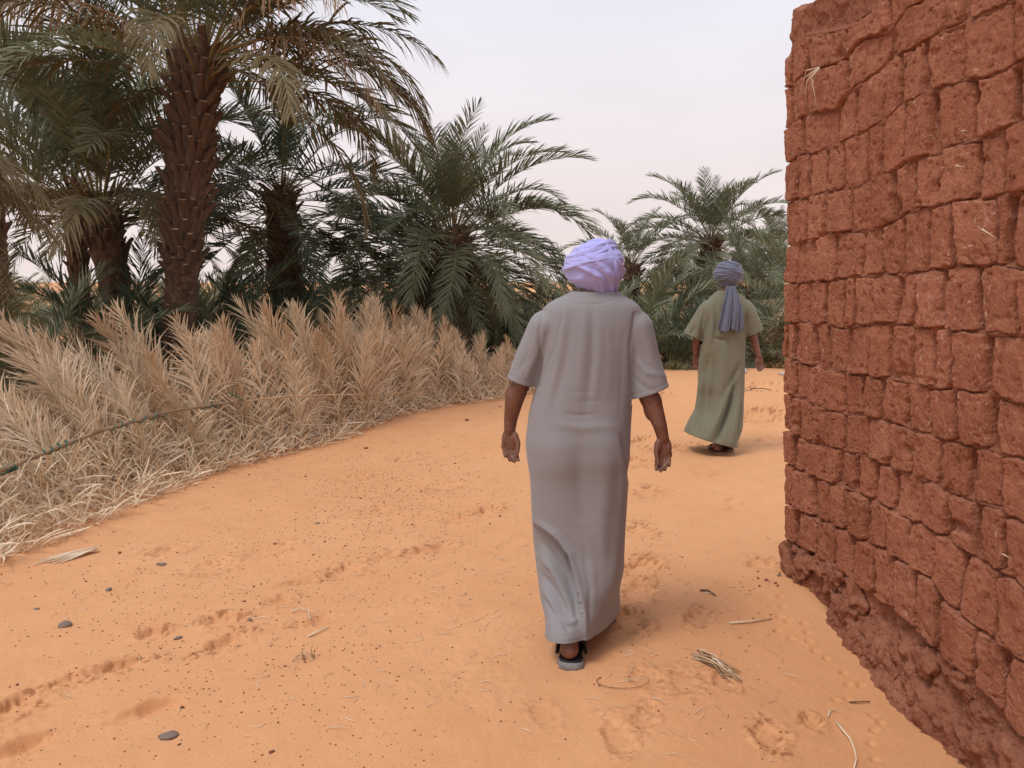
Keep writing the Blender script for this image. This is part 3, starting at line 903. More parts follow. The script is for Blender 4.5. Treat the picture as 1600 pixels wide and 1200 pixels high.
def palm(name, label, base, crown_z, lean, r0, r1, nfr, scale, seed, kinds=('green', 'olive', 'dry'), boots='joined', boot_n=160, boot_scale=1.0, elo=-35, ehi=84, spiky=1.0, ndry=4, group='date palms beyond the fence', extra=(), boot_from=0.0, worn_to=0.0):
    r = random.Random(seed)
    root = empty(name, base)
    tag(root, label, 'palm tree', group)
    h = crown_z - base[2]
    n = 7
    pts = [Vector((lean[0] * (k / (n - 1)) ** 1.3, lean[1] * (k / (n - 1)), h * k / (n - 1) - (0.15 if k == 0 else 0))) for k in range(n)]
    rad = [r0 + (r1 - r0) * (k / (n - 1)) for k in range(n)]
    rad[0] *= 1.15
    tr = mesh_obj('trunk', trunk_mesh('trunk', pts, rad, seed), root)
    def axis(f):
        k = f * (n - 1); i = min(n - 2, int(k)); q = k - i
        return pts[i].lerp(pts[i + 1], q), rad[i] + (rad[i + 1] - rad[i]) * q
    mb = MB()
    nb = boot_n
    for k in range(nb):
        f = boot_from + (1.0 - boot_from) * (k + 0.5) / nb
        c, rr = axis(min(f, 0.999))
        a = k * R(137.508) + r.uniform(-0.08, 0.08)
        worn = f < worn_to
        sc = boot_scale * r.uniform(0.8, 1.25) * (0.62 if worn else (0.9 + 0.45 * f))
        tilt = r.uniform(-0.22, 0.25) + (0.42 if not worn else 0.22)
        mw = Matrix.Translation(c + Vector((math.cos(a), math.sin(a), 0)) * (rr * 0.95)) @ Matrix.Rotation(a, 4, 'Z') @ Matrix.Rotation(tilt, 4, 'Y') @ Matrix.Diagonal((sc, sc, sc * r.uniform(0.85, 1.25), 1))
        me = BOOTS[r.randrange(6)]
        if boots == 'single':
            o = mesh_obj('leaf_base', me, tr)
            o.matrix_local = mw
        else:
            V = np.array([(mw @ v.co)[:] for v in me.vertices])
            mb.add(V, [p.vertices[:] for p in me.polygons if len(p.vertices) == 4][:-1], None, 0)
            mb.add(V, [[p.vertices[:] for p in me.polygons][-1]], None, 1)
    if boots != 'single' and nb:
        o = mesh_obj('leaf_bases', mb.mesh('leaf_bases', [M['boot'], M['boot_cut']], smooth=False, tint=False), tr)
        o['kind'] = 'stuff'
    top = pts[-1]
    # the fibrous heart from which the fronds grow
    hb = MB()
    for k in range(46):
        a = r.uniform(0, 6.28)
        e = R(r.uniform(20, 85))
        l = r.uniform(0.15, 0.5) * scale
        p0 = top + Vector((math.cos(a), math.sin(a), 0)) * r1 * r.uniform(0.3, 1.05) + Vector((0, 0, r.uniform(-0.35, 0.1)))
        d = Vector((math.cos(a) * math.cos(e), math.sin(a) * math.cos(e), math.sin(e)))
        hb.tube([p0, p0 + d * l * 0.5, p0 + d * l + Vector((0, 0, -0.05))], [0.012, 0.010, 0.002], 4, 0)
    mesh_obj('crown_fibre', hb.mesh('crown_fibre', [M['fibre']], tint=False), root)['kind'] = 'stuff'
    for k in range(nfr):
        q = (k + 0.5) / nfr
        e = ehi + (elo - ehi) * q ** 1.15 + r.uniform(-7, 7)
        az = math.degrees(k * R(137.508)) + r.uniform(-14, 14)
        a = R(az)
        loc = top + Vector((math.cos(a), math.sin(a), 0)) * (r1 * (0.15 + 0.75 * q)) + Vector((0, 0, 0.12 - 0.42 * q))
        kind = kinds[0] if q < 0.72 or r.random() < 0.35 else kinds[1]
        put_frond(root, kind, loc, az, e, scale * r.uniform(0.86, 1.08) * (0.72 if q < 0.1 else 1.0) * (0.9 + 0.1 * math.sin(q * 3)), r)
    for k in range(ndry):
        az = r.uniform(0, 360); a = R(az)
        loc = top + Vector((math.cos(a), math.sin(a), 0)) * r1 * 0.9 + Vector((0, 0, -0.35))
        put_frond(root, kinds[2], loc, az, r.choice([-45, -45, -20]), scale * r.uniform(0.6, 0.9), r)
    for (kind, az, e, sc) in extra:
        a = R(az)
        put_frond(root, kind, top + Vector((math.cos(a), math.sin(a), 0)) * r1 * 0.6, az, e, sc, r)
    return root
def on_ground(px, Y):
    x = (px - 800) / FPX * (Y * CP + 1.6 * SP_)
    return (x, Y, gz1(x, Y))
def crown_z(py, Y):
    return PX(800, py, Y).z

# the stout palm that towers over the fence
b = on_ground(278, 9.2)
palm('palm_tree', 'tallest date palm, stout trunk armoured with cut leaf bases, tan dead fronds', b, crown_z(92, 9.2), (0.48, 0.0), 0.150, 0.225, 44, 0.98, 3,
     boots='single', boot_n=300, boot_scale=1.05, elo=6, ndry=0, worn_to=0.40,
     extra=[('olive', -5, 50, .95), ('olive', -20, 35, .98), ('olive', 8, 18, .95), ('olive', -12, 0, .95), ('dry', -30, 35, 0.85), ('dry', 196, 35, .92), ('dry', 205, 30, 0.88), ('dry', 250, 65, 0.8), ('olive', 15, 32, .96), ('olive', -8, 20, .95),
            ('olive', 178, 40, .98), ('green', 30, 50, 1.0), ('olive', -2, -20, .92), ('olive', -28, 18, .95), ('green', 20, 0, .95), ('green', 165, 18, .95), ('dry', -22, 18, 0.85)])
b = on_ground(205, 11.0)
palm('palm_tree', 'dark date palm with slim leaning trunk, left of the stout palm', b, crown_z(318, 11.0), (-0.33, 0.1), 0.17, 0.24, 46, 1.06, 4, boot_n=150, boot_scale=0.75, elo=12, ndry=0, worn_to=0.7)
b = on_ground(135, 12.6)
palm('palm_tree', 'slender palm trunk standing just behind the dark leaning palm', b, crown_z(300, 12.6), (0.0, 0.0), 0.13, 0.17, 30, 0.9, 14, boot_n=90, boot_scale=0.7, elo=10, ndry=1)
b = on_ground(450, 12.2)
palm('palm_tree', 'date palm with dark straight trunk and hanging grey-green fronds, right of the stout palm', b, crown_z(300, 12.2), (-0.02, 0.1), 0.23, 0.22, 42, 0.86, 5, kinds=('blue', 'green', 'olive'), boot_n=170, boot_scale=0.8, elo=-55, ndry=4)
b = on_ground(705, 13.0)
palm('palm_tree', 'bushy low date palm with double trunk at the end of the fence', b, crown_z(365, 13.0), (0.05, 0.0), 0.30, 0.26, 84, 0.86, 6, kinds=('green', 'green', 'olive'), boot_n=170, boot_scale=0.9, elo=-62, ndry=6)
b = on_ground(668, 13.3)
palm('palm_tree', 'short second trunk leaning out of the bushy low palm clump', b, crown_z(425, 13.3), (-0.12, 0.0), 0.22, 0.18, 28, 0.8, 16, kinds=('green', 'olive', 'olive'), boot_n=110, boot_scale=0.8, elo=-55, ndry=4)
b = on_ground(1100, 21.0)
palm('palm_tree', 'distant date palm rising above the man in the olive robe', b, crown_z(374, 21.0), (0.1, 0.0), 0.27, 0.25, 66, 0.82, 8, kinds=('green', 'olive', 'olive'), boot_n=120, boot_scale=0.9, elo=-50, ndry=4)
b = on_ground(985, 19.5)
palm('palm_tree', 'low distant palm between the two turbaned men', b, crown_z(415, 19.5), (0.0, 0.0), 0.2, 0.2, 34, 0.66, 9, kinds=('green', 'green', 'olive'), boot_n=70, boot_scale=0.8, elo=-45, ndry=3)
b = on_ground(1208, 25.0)
palm('palm_tree', 'farthest palm, half hidden by the edge of the brick wall', b, crown_z(395, 25.0), (0.0, 0.0), 0.2, 0.2, 36, 0.72, 10, kinds=('green', 'green', 'olive'), boot_n=60, boot_scale=0.9, elo=-45, ndry=3)
b = on_ground(1165, 17.0)
palm('palm_tree', 'low spreading palm between the olive-robed man and the brick wall', b, crown_z(455, 17.0), (0.0, 0.0), 0.2, 0.2, 34, 0.75, 12, kinds=('green', 'olive', 'dry'), boot_n=60, boot_scale=0.8, elo=-45, ndry=6)
# near palm whose crown hangs into the picture over the fence's near end
palm('palm_tree', 'near palm whose long drooping fronds hang over the near end of the fence', (-6.35, 6.0, gz1(-6.35, 6.0)), 2.75, (0.1, 0.0), 0.24, 0.26, 44, 0.84, 13, kinds=('olive', 'olive', 'dry'), boot_n=120, boot_scale=0.9, elo=-45, ndry=4,
     extra=[('olive', -10, 35, .95), ('olive', -25, 18, 0.9), ('olive', 5, 0, 0.85), ('olive', 15, 18, 0.85), ('green', 0, 50, 0.9), ('olive', -8, 0, 0.85), ('olive', -18, -20, 0.8), ('olive', 10, -20, 0.8), ('olive', 0, 18, 0.9)])
b = on_ground(5, 14.0)
palm('palm_tree', 'tall dark palm behind the leaning palms, its crown filling the upper corner', b, crown_z(110, 14.0), (0.0, 0.0), 0.2, 0.25, 24, 0.95, 17, kinds=('green', 'green', 'olive'), boot_n=120, boot_scale=0.9, elo=-15, ndry=2)

# --- sucker clumps: fronds rising straight from the sand
def palm_bush(label, base, n, scale, seed, kinds, ehi=82, elo=20, spread=0.35, group='palm bushes under the trees'):
    r = random.Random(seed)
    root = empty('palm_bush', base)
    tag(root, label, 'palm bush', group)
    for k in range(n):
        az = math.degrees(k * R(137.508)) + r.uniform(-20, 20)
        q = (k + 0.5) / n
        a = R(az)
        kind = kinds[0] if r.random() < 0.78 else kinds[1]
        put_frond(root, kind, Vector((math.cos(a), math.sin(a), 0)) * spread * math.sqrt(q) + Vector((0, 0, -0.03)), az, ehi + (elo - ehi) * q + r.uniform(-8, 8), scale * r.uniform(0.75, 1.1), r)
    return root
SUCK = [(150, 9.4, 18, 0.62, 'bg', 'palm suckers at the foot of the dark leaning palm'), (235, 10.4, 22, 0.78, 'bg', 'blue-green palm suckers between the dark leaning palm and the stout palm'),
        (345, 9.9, 22, 0.70, 'bg', 'blue-green palm suckers close beside the stout palm trunk'), (400, 11.2, 22, 0.74, 'bg', 'blue-green palm suckers between the stout palm and the straight dark trunk'),
        (490, 11.4, 20, 0.58, 'bg', 'palm suckers right beside the straight dark trunk'), (560, 12.4, 18, 0.55, 'go', 'low palm suckers between the straight dark trunk and the bushy palm'),
        (770, 12.6, 22, 0.58, 'bg', 'dark palm suckers at the foot of the bushy low palm'), (845, 13.6, 22, 0.66, 'go', 'palm suckers past the end of the fence behind the grey-robed man'),
        (40, 8.6, 20, 0.66, 'go', 'palm suckers under the drooping near palm behind the fence'), (300, 13.5, 16, 0.5, 'bg', 'palm suckers well behind the stout palm trunk'),
        (90, 12.0, 16, 0.5, 'go', 'palm suckers behind the two leaning trunks'), (620, 15.5, 16, 0.45, 'go', 'small palm suckers in front of the small dune'),
        (905, 14.5, 24, 0.78, 'go', 'palm suckers hidden mostly by the lilac turban'), (985, 13.3, 26, 0.74, 'go', 'tall arching palm suckers between the two men'),
        (1040, 12.9, 24, 0.55, 'bg', 'dark green palm suckers right behind the sand rise beside the olive robe'), (1075, 15.0, 22, 0.60, 'go', 'palm suckers behind the olive-robed man below the distant palm'),
        (1140, 14.0, 22, 0.55, 'go', 'palm suckers behind the blue turban'), (1195, 13.4, 22, 0.60, 'od', 'yellowing palm suckers beside the brick wall corner'),
        (1235, 15.0, 22, 0.75, 'go', 'palm suckers behind the brick wall corner'), (940, 17.5, 20, 0.85, 'go', 'palm suckers in front of the low distant palm'),
        (1300, 13.0, 22, 0.85, 'go', 'palm suckers hidden behind the brick wall'), (1400, 16.0, 22, 0.95, 'go', 'palm suckers far behind the brick wall')]
KK = {'bg': ('blue', 'green'), 'go': ('green', 'olive'), 'od': ('olive', 'dry')}
for (px, Y, n, sc, kk, lb) in SUCK:
    palm_bush(lb, on_ground(px, Y), n, sc, int(px * 7 + Y), KK[kk], group='palm suckers')
# a far belt of palms closes the view between the trunks
frng = random.Random(99)
for k in range(40):
    px = -250 + k * 46 + frng.uniform(-25, 25)
    Y = frng.uniform(18.5, 30)
    palm_bush('far palm thicket on the horizon behind the date palms', on_ground(px, Y), 22, frng.uniform(0.62, 0.86), 500 + k, ('green', 'olive'), 84, 5, 0.5, 'far thickets')

# ------------------------------------------------------------------ the fence of dry fronds
fence = empty('palm_frond_fence', (-2.7, 6.5, gz1(-2.7, 6.5)))
tag(fence, 'fence of upright dry straw-coloured palm fronds tied to a pole, along the sand path', 'fence')
FO = Vector(fence.location)
FP = [(-3.75, 2.6), (-3.50, 3.6), (-3.32, 4.5), (-3.08, 5.6), (-2.86, 6.75), (-2.20, 7.75), (-1.62, 9.0), (-0.95, 9.65), (-0.1, 10.0), (0.45, 10.25)]
FP = np.array(FP)
FS = np.concatenate([[0], np.cumsum(np.hypot(*np.diff(FP, axis=0).T))])
def fence_at(s):
    x, y = np.interp(s, FS, FP[:, 0]), np.interp(s, FS, FP[:, 1])
    x2, y2 = np.interp(s + 0.1, FS, FP[:, 0]), np.interp(s + 0.1, FS, FP[:, 1])
    x1, y1 = np.interp(s - 0.1, FS, FP[:, 0]), np.interp(s - 0.1, FS, FP[:, 1])
    t = Vector((x2 - x1, y2 - y1, 0)).normalized()
    return Vector((x, y, gz1(x, y))), t, Vector((t.y, -t.x, 0))     # point, along, outwards to the path
SMAX = FS[-1]
DRY = [frond_mesh('dry_frond', 900 + k, L=1.6, e0=88, bend=8 + 5 * (k % 3), nleaf=68, leaf_len=0.30 + 0.03 * (k % 2), leaf_w=0.019, droop=0.02 + 0.05 * (k % 3), vang=6 + 6 * (k % 2), vrand=12, petiole=0.04,
                  mats=('leaf_straw', 'rachis_dry'), a0=34, a1=13, curl=0.15, thick=0.014, sidebend=0, ragged=0.2) for k in range(8)]
DRY2 = [frond_mesh('dry_frond', 950 + k, L=1.2, e0=87, bend=14, nleaf=60, leaf_len=0.34, leaf_w=0.016, droop=0.10 + 0.1 * (k % 3), vang=8, vrand=25, petiole=0.04,
                   mats=('straw_pale', 'rachis_dry'), a0=42, a1=18, curl=0.22, thick=0.011, ragged=0.3) for k in range(6)]
fr = random.Random(42)
HT = ([0, 1.4, 2.4, 3.1, 3.6, 4.3, 4.8, 5.6, 6.4, 7.2, 8.0, 8.7, 9.6, 10.6], [0.9, 0.9, 1.0, 1.2, 1.36, 1.55, 1.46, 1.40, 1.55, 1.36, 1.02, 0.72, 0.78, 0.78])
def fence_lean(s):
    return float(np.interp(s, [0, 2.2, 3.4, 4.6, 6.0, 11], [42, 40, 32, 16, 8, 6]))
def put_dry(s, me, h, lean, off, roll, base_up=0.0):
    p, t, n = fence_at(s)
    o = mesh_obj('dry_frond', me, fence)
    L = 1.6 if me in DRY else 1.2
    k = h / L
    # local +z is nearly the frond's axis; lean towards the fence's near end, slightly back from the path
    tl_ = math.tan(R(lean))
    zax = (Vector((0, 0, 1)) - t * tl_ * 0.50 - n * (tl_ * 0.95 + fr.uniform(-0.03, 0.14))).normalized()
    xax = (n * math.cos(roll) + t * math.sin(roll))
    xax = (xax - zax * xax.dot(zax)).normalized()
    yax = zax.cross(xax)
    m3 = Matrix((xax, yax, zax)).transposed()
    o.matrix_local = Matrix.Translation(p + n * off + Vector((0, 0, base_up)) - FO) @ m3.to_4x4() @ Matrix.Diagonal((k * fr.uniform(0.9, 1.2), k * fr.uniform(0.9, 1.2), k, 1))
    return o
s = 0.0
while s < SMAX:                                            # bundles of tall plumes, lower ones between them
    tall = fr.uniform(0.88, 1.12)
    ln0 = fence_lean(s) + fr.uniform(-10, 10)
    for k in range(fr.randint(4, 6)):
        sk = s + fr.gauss(0, 0.06)
        h = float(np.interp(sk, *HT)) * tall * fr.uniform(0.72, 1.0)
        ln = ln0 + fr.uniform(-5, 5)
        put_dry(sk, fr.choice(DRY), h / math.cos(R(min(ln, 50) * 0.75)), ln, fr.uniform(-0.10, 0.06), fr.choice((0.0, math.pi)) + fr.gauss(0, 0.55))
    for k in range(2):
        sk = s + fr.uniform(0.12, 0.3)
        ln = fence_lean(sk) + fr.uniform(-14, 14)
        put_dry(sk, fr.choice(DRY), float(np.interp(sk, *HT)) * fr.uniform(0.5, 0.75) / math.cos(R(min(ln, 50) * 0.75)), ln, fr.uniform(-0.05, 0.1), fr.choice((0.0, math.pi)) + fr.gauss(0, 0.6))
    s += fr.uniform(0.24, 0.44)
s = 0.0
while s < SMAX:                                            # shorter ones in front, more broken
    h = float(np.interp(s, *HT)) * fr.uniform(0.42, 0.8)
    ln = fence_lean(s) + fr.uniform(-14, 14)
    put_dry(s, fr.choice(DRY2), h / math.cos(R(min(ln, 50) * 0.75)), ln, fr.uniform(0.02, 0.22), fr.choice((0.0, math.pi)) + fr.gauss(0, 0.9))
    s += fr.uniform(0.06, 0.13)
# loose leaflets slumped against the foot of the fence
lb = MB()
def blade(mb, p, d, L, w, tint, bend=0.2, r=fr):
    d = d.normalized()
    side = d.cross(Vector((r.uniform(-1, 1), r.uniform(-1, 1), r.uniform(-.3, 1)))).normalized()
    c = Vector((r.uniform(-1, 1), r.uniform(-1, 1), r.uniform(-1, .3))) * bend
    q1 = p + d * L * 0.4; q2 = q1 + (d + c).normalized() * L * 0.35; q3 = q2 + (d + c * 2).normalized() * L * 0.25
    V = [p - side * w * .3, p + side * w * .3, q1 - side * w * .5, q1 + side * w * .5, q2 - side * w * .4, q2 + side * w * .4, q3]
    mb.add(np.array([tuple(v) for v in V]), [(0, 1, 3, 2), (2, 3, 5, 4)], [(4, 5, 6)], 0, tint)
for k in range(5600):
    s = fr.uniform(0, SMAX) if k % 3 else fr.uniform(0, 5.0)
    p, t, n = fence_at(s)
    wide = float(np.interp(s, [0, 3, 5, 7, 11], [0.55, 0.45, 0.34, 0.3, 0.3]))
    u = fr.random() ** 1.2
    off = u * wide
    q = p + n * off
    zmax = 0.42 * (1 - u) ** 1.6 + 0.015
    q.z = gz1(q.x, q.y) + fr.uniform(0.0, zmax)
    ln = fence_lean(s)
    up = (Vector((0, 0, 1)) - t * math.tan(R(ln)) * 0.5 - n * math.tan(R(ln)) * 0.4).normalized()
    d = up * fr.uniform(-0.2, 1.0) * (1 - 0.7 * u) + n * fr.uniform(-0.4, 0.5) + t * fr.uniform(-0.8, 0.6) + Vector((0, 0, 0.12))
    blade(lb, q - FO, d, fr.uniform(0.08, 0.30), fr.uniform(0.006, 0.014), min(1, max(0, fr.gauss(0.55, 0.28))), 0.35)
tag(mesh_obj('straw_litter', lb.mesh('straw_litter', [M['straw_pale']]), fence), kind='stuff')
# the tying pole with its green twine
_RAILQ = [fence_at(s)[0] + fence_at(s)[2] * float(np.interp(s, [0, 3, 5, 7, 11], [0.12, 0.14, 0.2, 0.26, 0.26])) for s in np.linspace(0, SMAX, 400)]
def rail_point(px, py, off=0.22):
    best = min(_RAILQ, key=lambda q: abs(800 + FPX * q.x / (q.y * CP + 1.0 * SP_) - px))
    return PX(px, py, best.y)
RP = [rail_point(*a) for a in [(-160, 785), (0, 737), (70, 706), (160, 672), (260, 645), (330, 632), (405, 624)]]
rb = MB()
rb.tube([p - FO + Vector((0, 0, 0.006 * math.sin(i * 2.1))) for i, p in enumerate(RP)], [0.017, 0.016, 0.016, 0.015, 0.014, 0.012, 0.008], 8, 0)
rail = mesh_obj('rail', rb.mesh('rail', [M['pole']], tint=False), fence)
RP2 = [rail_point(*a) for a in [(375, 628), (450, 619), (520, 617), (600, 616), (660, 610)]]
rb = MB()
rb.tube([p - FO for p in RP2], [0.010, 0.009, 0.008, 0.007, 0.005], 7, 0)
rail2 = mesh_obj('rail', rb.mesh('rail', [M['rachis_dry']], tint=False), fence)
def twine(path_px, wind=0.03, turns=0, rad=0.006, parent=rail):
    mb = MB()
    A, B = [rail_point(*q) for q in path_px]
    n = 8 + turns * 8
    pts = []
    ax = (B - A).normalized()
    s1 = ax.cross(Vector((0, 0, 1))).normalized(); s2 = s1.cross(ax)
    for i in range(n + 1):
        f = i / n
        a = 2 * math.pi * turns * f
        pts.append(A.lerp(B, f) + (s1 * math.cos(a) + s2 * math.sin(a)) * wind - FO)
    mb.tube(pts, rad, 5, 0)
    o = mesh_obj('twine', mb.mesh('twine', [M['twine']], tint=False), parent)
for a in [(((8, 735), (24, 728)), .022, 4, .006), (((66, 709), (112, 689)), .020, 4, .006), (((205, 660), (258, 646)), .019, 3, .005), (((310, 637), (338, 632)), .018, 3, .005), (((355, 612), (384, 628)), .004, 0, .005), (((165, 671), (200, 661)), .019, 3, .004), ((( -60, 756), (8, 735)), .021, 4, .005)]:
    twine(*a)

# ------------------------------------------------------------------ people
def capsule(mb, p0, r0, p1, r1, n=14):
    p0, p1 = Vector(p0), Vector(p1)
    ax = (p1 - p0)
    L = max(ax.length, 1e-5)
    ax = ax / L
    s = ax.cross(Vector((0.31, 0.17, 0.93)))
    if s.length < 1e-3: s = ax.cross(Vector((1, 0, 0)))
    s.normalize(); b = s.cross(ax)
    rings = []
    for a in (-80, -55, -28, 0): rings.append((p0 + ax * r0 * math.sin(R(a)), r0 * math.cos(R(a))))
    for a in (0, 28, 55, 80): rings.append((p1 + ax * r1 * math.sin(R(a)), r1 * math.cos(R(a))))
    V = [tuple(c + (s * math.cos(2 * math.pi * i / n) + b * math.sin(2 * math.pi * i / n)) * r) for c, r in rings for i in range(n)]
    V += [tuple(p0 - ax * r0), tuple(p1 + ax * r1)]
    F3 = []
    a_, b_ = len(V) - 2, len(V) - 1
    o = (len(rings) - 1) * n
    for i in range(n):
        F3.append((a_, (i + 1) % n, i)); F3.append((b_, o + i, o + (i + 1) % n))
    mb.add(np.array(V), grid_faces(n, len(rings), True), F3)
def ellipsoid(mb, c, rx, ry, rz, rot=None, n=18, m=12):
    V = []
    for j in range(1, m):
        th = math.pi * j / m
        for i in range(n):
            ph = 2 * math.pi * i / n
            V.append((rx * math.sin(th) * math.cos(ph), ry * math.sin(th) * math.sin(ph), -rz * math.cos(th)))
    V += [(0, 0, -rz), (0, 0, rz)]
    V = np.array(V)
    if rot is not None: V = V @ np.array(rot.to_3x3()).T
    F3 = []
    a_, b_ = len(V) - 2, len(V) - 1
    o = (m - 2) * n
    for i in range(n):
        F3.append((a_, (i + 1) % n, i)); F3.append((b_, o + i, o + (i + 1) % n))
    mb.add(V + np.array(tuple(c)), grid_faces(n, m - 1, True), F3)
def remesh(mb, voxel, smooth=4):
    me = mb.mesh('tmp', [], tint=False) if False else quick_mesh('tmp', np.concatenate(mb.V), [np.concatenate(mb.F4)] + ([np.concatenate(mb.F3)] if mb.F3 else []))
    o = bpy.data.objects.new('tmp', me)
    COL.objects.link(o)
    m = o.modifiers.new('r', 'REMESH'); m.mode = 'VOXEL'; m.voxel_size = voxel
    if smooth:
        q = o.modifiers.new('s', 'SMOOTH'); q.factor = 0.5; q.iterations = smooth
    dg = bpy.context.evaluated_depsgraph_get()
    dg.update()
    out_me = bpy.data.meshes.new_from_object(o.evaluated_get(dg))
    bpy.data.objects.remove(o)
    return out_me
def coords(me):
    a = np.empty(len(me.vertices) * 3, dtype=np.float32)
    me.vertices.foreach_get('co', a)
    return a.reshape(-1, 3).astype(float)
def set_coords(me, P):
    me.vertices.foreach_set('co', np.ascontiguousarray(P, dtype=np.float32).ravel())
    me.update()
def vnormals(me):
    a = np.empty(len(me.vertices) * 3, dtype=np.float32)
    me.vertex_normals.foreach_get('vector', a)
    return a.reshape(-1, 3).astype(float)
def seg_dist(u, v, poly):
    """distance and signed side of points (u,v) to a polyline; also position along it 0..1"""
    best = np.full(len(u), 1e9); sgn = np.zeros(len(u)); along = np.zeros(len(u))
    n = len(poly) - 1
    for k in range(n):
        ax, ay = poly[k]; bx, by = poly[k + 1]
        dx, dy = bx - ax, by - ay
        t = np.clip(((u - ax) * dx + (v - ay) * dy) / (dx * dx + dy * dy), 0, 1)
        d = np.hypot(u - ax - t * dx, v - ay - t * dy)
        c = dx * (v - ay) - dy * (u - ax)
        m = d < best
        best[m] = d[m]; sgn[m] = np.sign(c[m]); along[m] = (k + t[m]) / n
    return best, sgn, along

def hand(mb, wrist, down, side, palm, size=1.0, curl=(18, 38, 45), lean=0.0, thumb_in=0.0):
    """palm with four unequal bent fingers and a thumb that leaves the side of the palm; down = along the hand, side = towards the thumb, palm = out of the palm"""
    d, s, p = down.normalized(), side.normalized(), palm.normalized()
    k = size
    for i, (o, ln) in enumerate(((0.027, 0.92), (0.009, 1.0), (-0.009, 0.95), (-0.026, 0.78))):
        kn = wrist + d * (0.083 if i in (1, 2) else 0.077) * k + s * o * k
        capsule(mb, wrist + s * o * 0.45 * k + d * 0.008 * k, 0.0165 * k, kn, 0.0135 * k)
        a = 0.0
        q = kn
        for j, (l, r0, r1) in enumerate(((0.043, 0.0096, 0.0088), (0.027, 0.0088, 0.0080), (0.021, 0.0080, 0.0066))):
            a += R(curl[j] * (1.0 + 0.10 * (i - 1)))
            dirn = d * math.cos(a) + p * math.sin(a) + s * (lean + 0.02 * (1 - i) * (1 if j == 0 else 0.4))
            dirn.normalize()
            q2 = q + dirn * l * ln * k
            capsule(mb, q, r0 * k, q2, r1 * k, 12)
            q = q2
    ellipsoid(mb, wrist + d * 0.045 * k, 0.034 * k, 0.015 * k, 0.042 * k, Matrix((s, p, d)).transposed())
    ellipsoid(mb, wrist + d * 0.036 * k + s * 0.024 * k + p * 0.010 * k, 0.017 * k, 0.015 * k, 0.032 * k, Matrix((s, p, d)).transposed())
    ellipsoid(mb, wrist + d * 0.042 * k - s * 0.024 * k + p * 0.006 * k, 0.013 * k, 0.013 * k, 0.034 * k, Matrix((s, p, d)).transposed())
    b0 = wrist + d * 0.024 * k + s * 0.026 * k + p * 0.008 * k
    b1 = wrist + d * 0.058 * k + s * (0.044 - thumb_in) * k + p * 0.018 * k
    b2 = b1 + (d * 0.93 - s * 0.06 + p * 0.30).normalized() * 0.032 * k
    b3 = b2 + (d * 0.92 - s * 0.16 + p * 0.22).normalized() * 0.025 * k
    capsule(mb, b0, 0.0145 * k, b1, 0.0118 * k); capsule(mb, b1, 0.0112 * k, b2, 0.0100 * k); capsule(mb, b2, 0.0100 * k, b3, 0.0078 * k)

def turban_mesh(name, c, rx, ry, rz, bands, mat, bottom=-0.62, res=(420, 240), face_open=True, squeeze=None):
    """cloth wound round the head: the outermost of many overlapping bands, each with its own lengthwise pleats"""
    nu, nv = res
    ph = np.linspace(0, 2 * math.pi, nu, endpoint=False)
    el_ = np.linspace(math.asin(bottom), math.pi / 2 - 0.002, nv)
    PH, EL = np.meshgrid(ph, el_)
    D = np.column_stack([(np.cos(EL) * np.cos(PH)).ravel(), (np.cos(EL) * np.sin(PH)).ravel(), np.sin(EL).ravel()])
    base = 1.0 / np.sqrt((D[:, 0] / rx) ** 2 + (D[:, 1] / ry) ** 2 + (D[:, 2] / rz) ** 2)
    r = base * 0.93
    for k, (tilt_az, tilt, off, width, lift, pleats, amp) in enumerate(bands):
        n = np.array([math.sin(R(tilt)) * math.cos(R(tilt_az)), math.sin(R(tilt)) * math.sin(R(tilt_az)), math.cos(R(tilt))])
        e1 = np.cross(n, [0.12, 0.97, 0.2]); e1 /= np.linalg.norm(e1)
        e2 = np.cross(n, e1)
        lat = np.degrees(np.arcsin(np.clip(D @ n, -1, 1)))
        lon = np.arctan2(D @ e2, D @ e1)
        wob = 3.0 * np.sin(lon * 2 + k * 1.7) + 2.0 * np.sin(lon * 3 + k)
        wd = width * (1 + 0.22 * np.sin(lon + k * 2.1))
        q = (lat - off - wob) / wd
        inside = np.abs(q) < 1
        prof = np.sqrt(np.clip(1 - q * q, 0, 1))
        ripple = amp * np.cos(q * math.pi * pleats + 1.3 * np.sin(lon * 2 + k) + k) + 0.22 * amp * np.cos(q * math.pi * pleats * 2.3 + 2.1 * np.sin(lon * 3 + k * 2))
        rb_ = base * (0.885 + lift * (0.6 + 0.4 * np.sin(lon * 1.0 + k)) + 0.15 * prof + 3.0 * ripple * prof)
        r = np.where(inside, np.maximum(r, rb_), r)
    r = r * (1 + 0.045 * fbm(D, 2.2, 2, 15) + 0.010 * fbm(D, 9.0, 3, 16))
    P = D * r[:, None]
    if squeeze: P = squeeze(P)
    F = grid_faces(nu, nv, True)
    me = quick_mesh(name, P, F)
    me.materials.append(mat)
    return me

